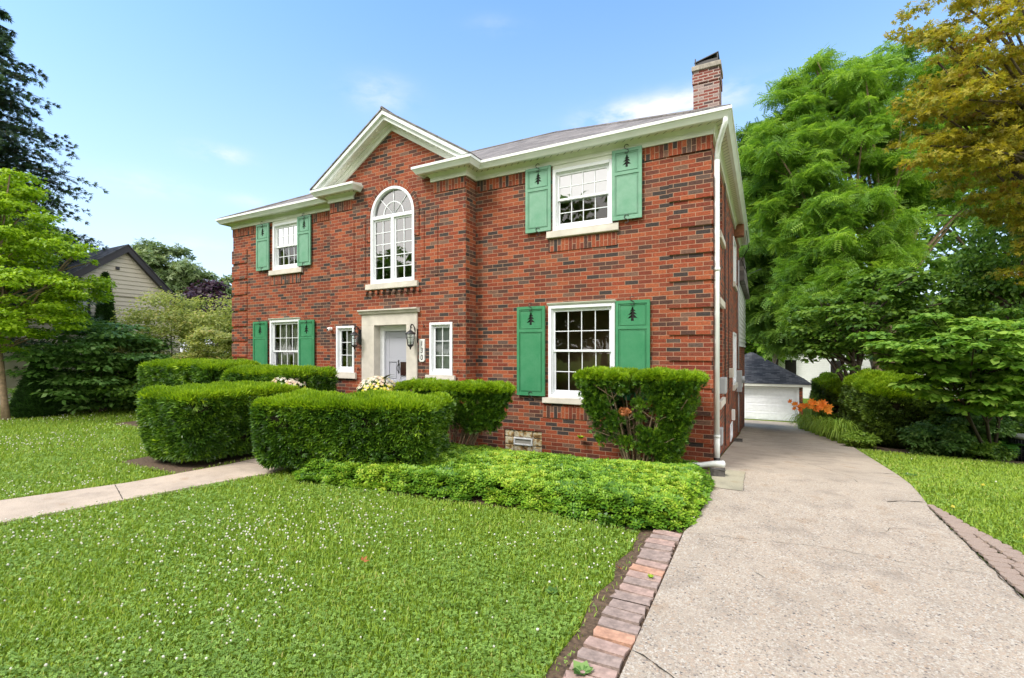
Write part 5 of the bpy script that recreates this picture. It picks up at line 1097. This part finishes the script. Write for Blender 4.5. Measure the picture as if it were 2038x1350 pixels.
vase_shrub('yew_shrub', 'open vase-shaped yew with bare stems in front of the lower right window', -.93, -.62, .35, .86, 1.40, 62000, .22, stems=34, gaps=1, ty=.36)
vase_shrub('yew_shrub', 'flat-topped yew with exposed forking stems to the right of the front door', -3.80, -1.15, .5, 1.02, 1.17, 42000, .50, stems=30, ty=.36)
# browned sprig in the yew
rt = empty('dead_sprig', (-1.02, -1.0, .86)); tag(rt, 'browned dead sprig caught in the front of the open yew shrub', 'dead twig')
m = 260; d = rdir(m); V, F, T = inst(SPRAY, d * .055 * R.random((m, 1)) * np.array([1.5, 1, 1]), *frames(d, .2, .5, 0), .035, R.random(m)); npmesh('needles', V, F, M_dry, T, rt); MB().tube([(0, 0, -.12), (0, .0, 0)], .004, 5).build('stem', M_bark_l, rt)

# flower planters by the walk
def planter(cx, cy, label, k):
    root = empty('flower_planter', (cx, cy, .14)); tag(root, label, 'planter', 'flower planters flanking the front walk')
    MB().lathe([(.001, 0), (.17, 0), (.18, .03), (.14, .08), (.13, .45), (.16, .55), (.22, .68), (.26, .80), (.275, .86), (.25, .87), (.24, .82), (.001, .82)], (0, 0), 24).build('pot', simple('dark_resin_pot_%d' % k, (.022, .016, .018), .5), root)
    n = 1500; d = rdir(n); d[:, 2] = np.abs(d[:, 2]); P = np.array([0, 0, .86]) + d * np.array([.30, .30, .20]) * (.5 + .5 * R.random((n, 1)) ** .5); V, F, T = inst(LEAF, P, *frames(d, .4, .5, .2), .07, R.random(n)); npmesh('leaves', V, F, M_mound, T, root)
    for nm, cnt, mt, lo in (('cream_flowers', 190, M_wflower, 0), ('yellow_flowers', 90, M_yflower, 1)):
        m = cnt; d = rdir(m); d[:, 2] = np.abs(d[:, 2]) * (.35 if lo else 1.2) + (0 if lo else .25); d = nrm(d)
        if lo: d[:, 0] = np.where(R.random(m) < .7, -np.abs(d[:, 0]) if k == 0 else np.abs(d[:, 0]), d[:, 0])
        P = np.array([0, 0, .87]) + d * np.array([.34, .34, .26]); pv, pf = fan([0, 60, 120, 180, 240, 300], .26, .03, .12); V, F, T = inst((pv, pf), P, *[f for f in (lambda X, Y_, Z: (X, np.cross(Z, X), Z))(*frames(d, .3, .2, 0))], .028 + .012 * R.random(m), R.random(m)); npmesh(nm, V, F, mt, T, root)
    mb = MB()
    for i, (dx, dy, l) in enumerate(((.34, -.02, .36), (.16, .22, .30), (-.22, .25, .2)) if k else ((.10, .20, .34), (.20, .1, .2))):
        P = bez((0, 0, .88), (dx * .4, dy * .4, .88 + l * .9), (dx * 1.2, dy * 1.2, .88 + l * .8), 7); vs = []; 
        for j, p in enumerate(P): w = .045 * sin(pi * (j + .3) / 7.); nn_ = np.array([-dy, dx, 0]) / np.hypot(dx, dy); vs += [p - nn_ * w, p + nn_ * w]
        mb.add(vs, [(2 * j, 2 * j + 1, 2 * j + 3, 2 * j + 2) for j in range(6)])
    nf = mb.build('strap_leaf', simple('dark_strap_leaf_%d' % k, (.035, .07, .015), .4), root)
planter(-7.12, -1.70, 'dark planter of cream and yellow flowers, left of the walk to the door', 0)
planter(-5.12, -1.50, 'dark planter of pale flowers and long dark leaves, right of the walk', 1)

# ------------------------------------------------------------------ small things on the ground
def dead_leaf(x, y, z, s, label, rz):
    tv, tf = MAPLE; V, F, T = inst(MAPLE, np.zeros((1, 3)), np.array([[1., 0, 0]]), np.array([[0, 1., 0]]), np.array([[0, 0, 1.]]), s, np.array([.5])); V[:, 2] += .25 * s * np.abs(V[:, 0]) / s + .01
    o = npmesh('fallen_leaf', V, F, M_dry, T); o.location = (x, y, z); o.rotation_euler = (.3, .5, rz); tag(o, label, 'leaf')
dead_leaf(-2.1, -4.81, .045, .055, 'curled orange-brown leaf lying in the middle of the clover lawn', .4)
dead_leaf(-.30, -3.95, .02, .05, 'bright orange fallen leaf on the soil beside the brick pavers', 1.4)
dead_leaf(.62, -2.95, .032, .028, 'tan leaf scrap lying on the near driveway', 2.2)
tag(MB().prism([(-.07, -.05), (.08, -.06), (.09, .03), (.02, .07), (-.08, .05)], 0, .09, 'z').build('splash_stone', simple('dark_rough_stone', (.07, .065, .06), .9, var=.4, vscale=20), None, (.13, -.62, .02), .3, bevel=.015), 'small dark stone block at the bed edge below the run-off pipe', 'stone')
tag(MB().prism([(-.10, -.05), (.08, -.06), (.11, .03), (-.08, .05)], 0, .07, 'z').build('splash_stone', bpy.data.materials['dark_rough_stone'], None, (.12, 5.2, -.5), .3, bevel=.015), 'dark rubble lump on the driveway beside the side wall', 'stone')
def weed(name, label, x, y, z, s, n, up, m, fl=None, cat='weed'):
    root = empty(name, (x, y, z)); tag(root, label, cat); an = np.linspace(0, 2 * pi, n, endpoint=False) + R.random(n) * .5; d = np.stack([np.cos(an), np.sin(an), 0 * an + up], 1); Yv = nrm(d); Z = nrm(np.array([0, 0, 1.]) - Yv * Yv[:, 2:3]); X = np.cross(Yv, Z)
    V, F, T = inst(HEART, Yv * s * .3, X, Yv, Z, s * (.7 + .5 * R.random(n)), R.random(n)); npmesh('leaves', V, F, m, T, root)
    if fl:
        MB().tube([(0, 0, 0), (.003, 0, fl)], .0025, 5).build('stem', M_clover, root); k = 40; d = rdir(k); d[:, 2] = np.abs(d[:, 2]) * .7; V, F, T = inst(LEAF, np.tile([0, 0, fl], (k, 1)) + d * .004, *frames(nrm(d), .2, .1, 0), .02, R.random(k)); npmesh('flower', V, F, M_yflower, T, root)
weed('broadleaf_weed', 'broad-leaved weed growing between the nearest brick pavers', -.15, -5.20, .02, .055, 11, .5, M_mound)
weed('broadleaf_weed', 'small broad-leaved weed at the lawn edge beside the worn soil strip', -.62, -4.5, .01, .05, 6, .5, M_mound)
weed('weed_tuft', 'small green tuft sprouting on the pavers halfway along the edging row', -.05, -4.0, .03, .025, 9, 1.0, M_lime)
weed('dandelion', 'yellow dandelion at the very edge of the driveway beside the paving stones', 2.42, -1.05, .0, .06, 8, .4, M_grass, .09, 'dandelion')
weed('dandelion', 'nearest yellow dandelion in the right lawn', 2.70, -1.80, .0, .05, 7, .4, M_grass, .08, 'dandelion')
weed('dandelion', 'farthest yellow dandelion, out in the right lawn', 3.05, .28, -.02, .06, 8, .4, M_grass, .09, 'dandelion')
weed('plantain_weed', 'pale leafy weed where the right lawn meets the concrete', 2.55, 1.2, -.10, .08, 9, .3, M_mound)
weed('seedling', 'bright heart-leaved seedling poking from the front of the left hedge', -7.15, -3.88, .38, .06, 7, .5, M_lime)
weed('seedling', 'little green seedling against the brick right of the glass block window', -1.98, -.12, .25, .07, 9, .9, M_lime)

# ------------------------------------------------------------------ right side: hedge, lilies, shrubs
def loc_hedge():
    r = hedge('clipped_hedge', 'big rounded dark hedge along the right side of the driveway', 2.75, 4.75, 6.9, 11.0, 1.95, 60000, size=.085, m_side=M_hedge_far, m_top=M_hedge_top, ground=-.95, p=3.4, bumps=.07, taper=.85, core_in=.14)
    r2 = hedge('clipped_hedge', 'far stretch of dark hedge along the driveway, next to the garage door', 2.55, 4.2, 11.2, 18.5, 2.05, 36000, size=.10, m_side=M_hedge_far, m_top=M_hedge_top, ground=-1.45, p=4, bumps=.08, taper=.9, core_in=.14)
loc_hedge()
def strap_plants():
    # daylily clumps: arching strap leaves and orange trumpets
    k = 0
    for (x, y, w, fl) in ((2.48, 7.6, .32, 0), (2.42, 8.5, .34, 1), (2.40, 9.4, .36, 1), (2.35, 10.4, .36, 3), (2.30, 11.3, .38, 5), (2.22, 12.3, .38, 2), (2.12, 13.6, .40, 3), (2.02, 15.0, .42, 2)):
        root = empty('daylily', (x + .05, y, float(gz(x, y)))); n = 90; an = R.random(n) * 2 * pi; l = w * 1.5 * (.6 + .6 * R.random(n)); hgt = .42 + .38 * R.random(n); VV = []; FF = []
        for i in range(n):
            d = np.array([cos(an[i]), sin(an[i]), 0]); s = np.array([-sin(an[i]), cos(an[i]), 0]); b0 = d * .08 * R.random() + s * R.normal() * .06; P = bez(b0, b0 + d * l[i] * .35 + np.array([0, 0, hgt[i] * 1.5]), b0 + d * l[i] + np.array([0, 0, hgt[i] * .35]), 5); bb = len(VV) 
            for j, p in enumerate(P): ww = .011 * (1 - (j / 4.5) ** 2) + .001; VV += [p - s * ww, p + s * ww]
            FF += [(bb + 2 * j, bb + 2 * j + 1, bb + 2 * j + 3, bb + 2 * j + 2) for j in range(4)]
        npmesh('leaves', VV, FF, M_lily, np.repeat(R.random(n), 10), root)
        for q in range(fl * 2):
            fx, fy, fz = -.12 + R.normal() * .2, R.normal() * .25, .80 + .3 * R.random(); MB().tube(bez((fx * .3, fy * .3, 0), (fx * .5, fy * .5, fz * .7), (fx, fy, fz), 5), .005, 5).build('stalk', M_lily, root)
            ax = nrm(np.array([[-.4 + R.normal() * .3, -.8, .6]]))[0]; vs = []; fs = []; u = np.cross(ax, [0, 0, 1.]); u /= np.linalg.norm(u); v_ = np.cross(ax, u)
            for i in range(6):
                t = 2 * pi * i / 6; rr = u * cos(t) + v_ * sin(t); tt = u * -sin(t) + v_ * cos(t); b = len(vs); c0 = np.array([fx, fy, fz]); vs += [c0, c0 + ax * .06 + rr * .05 - tt * .035, c0 + ax * .08 + rr * .12, c0 + ax * .06 + rr * .05 + tt * .035]; fs.append((b, b + 1, b + 2, b + 3))
            npmesh('flower', vs, fs, M_orange, np.full(24, R.random()), root)
        loc = {0: 'leafy daylily clump without flowers', 1: 'daylily clump, a couple of flowers', 2: 'daylily clump with a few orange flowers', 3: 'daylily clump with several orange flowers', 5: 'daylily clump thick with orange flowers'}[fl]
        pl = ['nearest of the row by the driveway hedge', 'second nearest of the row by the driveway hedge', 'at the middle of the big hedge', 'just behind the middle of the big hedge', 'where the two hedge stretches meet', 'just past the big hedge', 'second from the garage', 'nearest the garage'][k]
        tag(root, '%s, %s' % (loc, pl), 'daylily', 'daylilies along the driveway hedge'); k += 1
strap_plants()
def bush(name, label, x, y, r, h, n, m, tm, size, cat='shrub', gr=None, flat=.6, ncl=60, zoff=0, **kw):
    z0 = float(gz(x, y)) + zoff; root = empty(name, (x, y, z0)); tag(root, label, cat)
    c, rr, d = env_clumps([(np.array([0, 0, h * .5]), r, h * .5)], ncl, r * .28, flat); foliage('foliage', m, c, rr, n, tm, size, flat, root, **kw)
    mb = MB()
    for i in range(7): q = c[R.integers(len(c))]; mb.tube(bez((R.normal() * .05, R.normal() * .05, -.05), q * [.3, .3, .6], q, 5), list(np.linspace(.02, .006, 5)), 5, cap=False)
    mb.build('stem', M_bark, root); return root
bush('leafy_shrub', 'dark leafy shrub between the big hedge and the fence', 4.55, 7.1, .75, 1.15, 9000, M_darktree, LEAF, .085)
bush('leafy_shrub', 'bright green shrub in front of the blue-black fence', 4.85, 6.75, .62, 1.1, 8000, M_mound, LEAF, .07)
bush('leafy_shrub', 'low leafy shrub at the foot of the big hedge on the lawn edge', 4.05, 6.25, .60, .65, 6500, M_mound, LEAF, .07)
bush('leafy_shrub', 'low spreading shrub at the shaded lawn edge near the fern', 4.75, 6.1, .5, .40, 5000, M_darktree, LEAF, .06)
bush('leafy_shrub', 'leafy shrub behind the air conditioner', 5.9, 7.5, .7, 1.3, 7000, M_darktree, LEAF, .085)
bush('low_plant', 'low leafy plants spilling over the driveway at the near end of the hedge', 2.78, 6.75, .38, .38, 3500, M_lily, LEAF, .06, cat='plant')
def fern(x, y, label, s=.5):
    root = empty('fern', (x, y, float(gz(x, y)))); tag(root, label, 'fern'); V = []; F = []
    parts = []
    for i in range(16):
        parts = []; a = R.random() * 2 * pi; d = np.array([cos(a), sin(a), 0]); P = bez((0, 0, 0), d * s * .35 + np.array([0, 0, s * 1.1]), d * s * (.8 + .3 * R.random()) + np.array([0, 0, s * .5]), 15)
        for j in range(2, 15):
            dv = P[j] - P[j - 1]; dv /= np.linalg.norm(dv); sd = np.cross(dv, [0, 0, 1.]); sd /= np.linalg.norm(sd) + 1e-6; l = s * .22 * sin(pi * (j + 2) / 18)
            for sg in (-1, 1):
                Yv = nrm((sd * sg + dv * .35)[None]); Z = nrm(np.cross(sd * 1., dv)[None]); X = np.cross(Yv, Z); parts.append(inst(LEAF, P[j][None], X, Yv, Z, l, R.random(1)))
        V, F, T = merge(parts); fd = npmesh('frond', V, F, M_fern, T, root); MB().tube(P, .004, 4).build('midrib', M_lily, fd)
fern(5.2, 6.35, 'bright green fern at the edge of the right lawn beside the air conditioner', .52)
fern(4.85, 6.25, 'smaller fern just left of the bright fern on the right lawn edge', .34)

# ------------------------------------------------------------------ trees on the right
P_ = lambda x, y, Y: tuple(at(x, y, Y))
tree('redbud_tree', 'bright green round-leaved small tree above the hedge and fence on the right', 'tree', base_at(1975, 895, 10.2), [P_(1940, 700, 9.8), P_(2010, 690, 10), P_(1880, 720, 9.4)],
     [E_(1925, 695, 9.3, 140, 75), E_(1990, 740, 9.6, 110, 80), E_(1800, 690, 10.0, 75, 45), E_(2040, 700, 10, 90, 100), E_(1860, 760, 9.6, 70, 45), E_(1960, 790, 9.3, 90, 45)], 260, .26, 19000, HEART, .105, M_redbud, .040, bark=M_twig, flat=.28, up=1.1, jit=.45, droop=.25, nb=60, tvar=.3)
tree('ash_tree', 'tall feathery green tree behind the hedge, its pale trunk showing high up', 'tree', base_at(1775, 800, 20), [P_(1788, 300, 20), P_(1745, 250, 21), P_(1680, 330, 20)],
     [E_(1690, 320, 20, 130, 170), E_(1800, 200, 20.5, 120, 115), E_(1590, 370, 20, 100, 150), E_(1700, 480, 18.5, 130, 110), E_(1560, 260, 21, 60, 80), E_(1650, 600, 18, 110, 80), E_(1860, 330, 20, 110, 150), E_(1640, 175, 21, 75, 75), E_(1530, 370, 21, 50, 60)],
     460, .55, 50000, PINN, .34, M_locust, .22, bark=M_bark_l, flat=.75, up=.8, jit=.8, droop=.25, nb=60)
tree('walnut_tree', 'darker green tree behind the rear corner of the brick house', 'tree', base_at(1543, 780, 33), [P_(1548, 480, 32), P_(1530, 500, 32)],
     [E_(1520, 430, 27, 70, 120), E_(1530, 600, 26, 75, 80), E_(1500, 520, 26, 45, 120), E_(1590, 660, 25, 70, 45), E_(1510, 330, 26, 45, 90)], 230, .7, 22000, PINN, .46, M_darktree, .2, flat=.6, up=.6, droop=.4, nb=30, tb=None)
tree('maple_tree', 'dense dark green tree over the middle of the driveway hedge', 'tree', base_at(1700, 800, 15.5), [P_(1700, 640, 15.5), P_(1720, 600, 15.5)],
     [E_(1700, 650, 15, 95, 85), E_(1620, 650, 16, 55, 65), E_(1760, 620, 15.5, 80, 85), E_(1850, 590, 14, 110, 60), E_(1650, 710, 15, 60, 35)], 140, .45, 13000, LEAF, .17, M_darktree, .13, flat=.4, up=.9, droop=.25, nb=30)
tree('copper_maple', 'large maple with yellow-orange leaves overhanging the top right', 'tree', base_at(2240, 900, 9.8), [P_(2230, 200, 9.8), P_(2180, 120, 9.9)],
     [E_(2030, 130, 9.5, 170, 130), E_(1960, 230, 9.3, 140, 100), E_(2060, 330, 9.5, 160, 110), E_(1890, 20, 9.8, 100, 45), E_(1900, 320, 9.2, 70, 50), E_(2050, 500, 9.7, 50, 80), E_(2150, 250, 10, 180, 260), E_(1850, 110, 9.6, 50, 40)],
     480, .33, 34000, MAPLE, .085, M_maple, .10, flat=.6, up=.7, jit=.9, droop=.35, nb=110, tvar=.3)
tree('ivy_clad_tree', 'dark ivy-covered trunk at the far right behind the yellow-orange maple', 'tree', base_at(2035, 860, 12.5), [P_(2030, 350, 12.5)],
     [E_(2010, 470, 12.5, 70, 110), E_(2035, 620, 12.5, 45, 130), E_(1960, 560, 13, 60, 50)], 120, .36, 9000, LEAF, .12, M_darktree, .2, flat=.8, up=.2, droop=.5, nb=10)
tree('background_tree', 'green tree far behind the garage roof', 'tree', base_at(1500, 800, 42), [P_(1500, 640, 42)], [E_(1510, 670, 42, 50, 60), E_(1450, 620, 42, 60, 80)], 60, 1.2, 5000, LEAF, .5, M_locust, .25, flat=.6, nb=12)
tree('background_tree', 'shady tree line crown behind the ash at the far right', 'tree', base_at(1980, 800, 30), [P_(1980, 400, 30)], [E_(1990, 420, 30, 130, 200), E_(1880, 480, 30, 90, 130), E_(1990, 650, 28, 160, 80)], 130, 1.2, 11000, LEAF, .42, M_darktree, .3, flat=.6, nb=14)
tree('background_tree', 'shady green tree filling in behind the driveway hedge', 'tree', base_at(1800, 800, 32), [P_(1800, 560, 32)], [E_(1790, 650, 31, 190, 90), E_(1640, 560, 33, 90, 120)], 120, 1.2, 10000, LEAF, .42, M_darktree, .3, flat=.6, nb=14)

# ------------------------------------------------------------------ trees on the left
def conifer(name, label, cx, cy, h, rbot, rows, n, m, z0=.3, needle=.13, drop=.25, per=9):
    root = empty(name, (cx, cy, 0)); tag(root, label, 'tree'); mb = MB(); mb.tube([(0, 0, -.2), (0, 0, h * .5), (.05, 0, h)], [.26, .16, .02], 9); Pn = []; Dn = []
    for i in range(rows):
        f = i / rows; z = z0 + (h - z0) * f; L0 = rbot * (1 - f) ** .8 * (.85 + .3 * R.random()) + .15
        for k in range(per):
            a = R.random() * 2 * pi; L = L0 * (.75 + .4 * R.random()); d = np.array([cos(a), sin(a), 0]); P = bez((0, 0, z), d * L * .5 + np.array([0, 0, z + .12 * L - drop * L * .2]), d * L + np.array([0, 0, z - drop * L * .55 + .10 * L]), 8); mb.tube(P[:7], list(np.linspace(.03, .007, 7)), 4, cap=False)
            s = np.array([-sin(a), cos(a), 0])
            for j in range(2, 8):
                t = j / 7.; sp = L * .32 * (1 - t * .8)
                for q in range(4):
                    sg = R.choice([-1, 1]); tip = P[j] + s * sg * sp * (.4 + .7 * R.random()) + d * sp * .7 + np.array([0, 0, -.30 * sp * R.random() - .05]); st = P[j]
                    m_ = max(2, int(np.linalg.norm(tip - st) / .10)); 
                    for u in np.linspace(0, 1, m_): Pn.append(st + (tip - st) * u + R.normal(size=3) * .02); Dn.append(nrm((tip - st)[None])[0])
                    if q == 0: mb.tube([st, tip], [.008, .003], 3, cap=False)
    Pn = np.array(Pn); Dn = np.array(Dn); k = R.choice(len(Pn), min(n, len(Pn)), replace=False); Pn, Dn = Pn[k], Dn[k]; n = len(Pn)
    Yv = nrm(Dn + R.normal(size=(n, 3)) * .25); Z = nrm(np.cross(Yv, rdir(n)) + np.array([0, 0, .8])); Z = nrm(Z - Yv * (Z * Yv).sum(1, keepdims=True)); X = np.cross(Yv, Z)
    V, F, T = inst(fan([-40, -20, 0, 20, 40], .085, 0, .18, [.7, .9, 1, .9, .7]), Pn, X, Yv, Z, needle * (.7 + .6 * R.random(n)), R.random(n)); npmesh('crown', V, F, m, T, root); mb.build('trunk', M_bark, root)
    return root
sp = at(-80, 800, 15.5)
conifer('spruce_tree', 'tall dark spruce at the left edge of the picture', sp[0], sp[1], 14.8, 4.7, 52, 80000, M_spruce, 1.2, .17, .35, 12)
tree('ginkgo_tree', 'slender-trunked tree with bright lime-green layered leaves on the left lawn', 'tree', (-15.73, -3.1, 0), [P_(-30, 470, 11.9)],
     [E_(10, 480, 11.6, 90, 90), E_(20, 580, 11.3, 150, 60), E_(95, 500, 11.5, 75, 26), E_(-60, 430, 12, 120, 110), E_(60, 640, 11.5, 110, 42), E_(20, 380, 11.8, 55, 50), E_(170, 565, 12, 60, 12), E_(0, 660, 11.4, 60, 40)],
     360, .28, 46000, LEAF, .088, M_lime, .075, bark=M_bark_l, flat=.45, up=1.0, jit=.75, droop=.15, nb=40)
bush('mound_shrub', 'big layered dark dogwood mound beside the left hedge', -15.7, -1.2, 1.55, 2.7, 15000, M_mound, LEAF, .13, cat='shrub', ncl=170, flat=.25, up=1.1, droop=.35)
bush('mound_shrub', 'dark shaded shrub under the dogwood mound, at the lawn edge', -15.1, -.2, 1.5, 1.4, 10000, M_darktree, LEAF, .10, cat='shrub', ncl=120, flat=.4)
bush('mound_shrub', 'dark low shrub behind the small conical arborvitae', -17.2, -1.9, .8, .8, 4000, M_darktree, LEAF, .09, cat='shrub', ncl=80, flat=.4)
bush('yellow_shrub', 'airy yellow-green multi-stemmed shrub in front of the beige gable', -16.3, .9, 1.35, 3.75, 18000, M_yel, LEAF, .085, ncl=190, flat=.7, up=.8)
bush('yellow_shrub', 'yellow-green shrub touching the left corner of the brick house', -15.0, 2.2, 1.5, 3.5, 18000, M_yel, LEAF, .085, ncl=190, flat=.7, up=.8)
bush('yellow_shrub', 'paler loose shrub right behind the far left hedge', -13.4, .6, .95, 2.7, 12000, M_yel, LEAF, .08, ncl=80, flat=.4, up=.8)
def cone(name, label, x, y, h, r, n, m, size, cat='tree', z0=0.):
    root = empty(name, (x, y, 0)); tag(root, label, cat); u = R.random(n) ** .75; z = h * (1 - u) * .98 + .02; rr = r * (1 - (z / h)) ** 1.0 * np.where(z < .15 * h, .75 + z / h * 1.6, 1) * (.78 + .26 * R.random(n)); a = R.random(n) * 2 * pi; rr *= 1 + .10 * np.sin(a * 5 + z * 6) 
    P = np.stack([rr * np.cos(a), rr * np.sin(a), z + z0], 1); d = nrm(np.stack([np.cos(a), np.sin(a), .9 + 0 * a], 1) + R.normal(size=(n, 3)) * .3); Z = nrm(np.stack([np.cos(a), np.sin(a), .3 + 0 * a], 1) + R.normal(size=(n, 3)) * .4); Z = nrm(Z - d * (Z * d).sum(1, keepdims=True)); V, F, T = inst(SPRAY, P, np.cross(d, Z), d, Z, size * (.7 + .6 * R.random(n)), R.random(n)); npmesh('crown', V, F, m, T, root)
    MB().tube([(0, 0, -.1), (0, 0, h * .9 + z0)], [r * .5 if z0 == 0 else .06, .02], 8).build('trunk', M_twig, root)
cone('arborvitae', 'small dark cone-shaped arborvitae beside the slim trunk on the left lawn', -15.9, -2.45, 1.62, .56, 9000, M_arb, .10)
cone('cypress', 'narrow dark pointed cypress in front of the beige gable', -19.2, .25, 4.45, .52, 9000, M_arb, .13)
tree('maple_tree', 'grey-green maple behind the beige gable', 'tree', base_at(330, 800, 32), [P_(320, 560, 32), P_(350, 540, 32)], [E_(320, 570, 32, 75, 75), E_(385, 600, 31, 50, 70), E_(290, 520, 32, 30, 25), E_(350, 640, 31, 80, 60)], 150, .8, 17000, MAPLE, .32, M_back, .3, flat=.8, nb=20)
tree('plum_tree', 'dark purple-leaved tree behind the yellow-green shrubs', 'tree', base_at(435, 800, 27), [P_(430, 620, 27)], [E_(425, 610, 27, 38, 55), E_(450, 650, 26, 30, 50)], 50, .7, 6000, LEAF, .26, M_purple, .15, flat=.5, nb=12)
tree('maple_tree', 'pale green tree just past the left corner of the brick house', 'tree', base_at(470, 800, 34), [P_(470, 620, 34)], [E_(465, 600, 34, 35, 45), E_(480, 650, 34, 40, 60)], 50, .9, 5000, LEAF, .34, M_back, .2, flat=.5, nb=12)
tree('background_tree', 'low tree far off in the gap between the beige house and the brick house', 'tree', (-22, 9, 0), [(-22, 9, 2)], [(np.array([-22, 9, 2.2]), 3.0, 1.8), (np.array([-19, 12, 2.2]), 3, 1.8)], 60, .8, 7000, LEAF, .26, M_darktree, .15, flat=.5, nb=12)
# across the street behind the camera: seen only as reflections in the windows
for (x, y, s, lb) in ((-9, -24, 1.0, 'leafy street tree across the road, opposite the front door'), (3, -27, 1.15, 'leafy street tree across the road, opposite the driveway'), (-19, -27, 1.1, 'leafy street tree across the road, opposite the left lawn'), (12, -22, 1., 'leafy street tree across the road, beyond the right lawn'), (-27, -23, .82, 'leafy street tree across the road, far down to the left'), (-40, -21, .9, 'leafy street tree across the road, farthest to the left')):
    tree('street_tree', lb, 'tree', (x, y, 0), [(x, y, 7 * s)], [(np.array([x, y, 8 * s]), 5.5 * s, 4.6 * s), (np.array([x + 3, y + 1, 5 * s]), 4.4 * s, 3 * s), (np.array([x - 3, y + 1, 4 * s]), 4.4 * s, 3 * s)], 170, 1.2, 9000, LEAF, .55, M_darktree, .25, flat=.6, nb=14, group='street trees across the road')
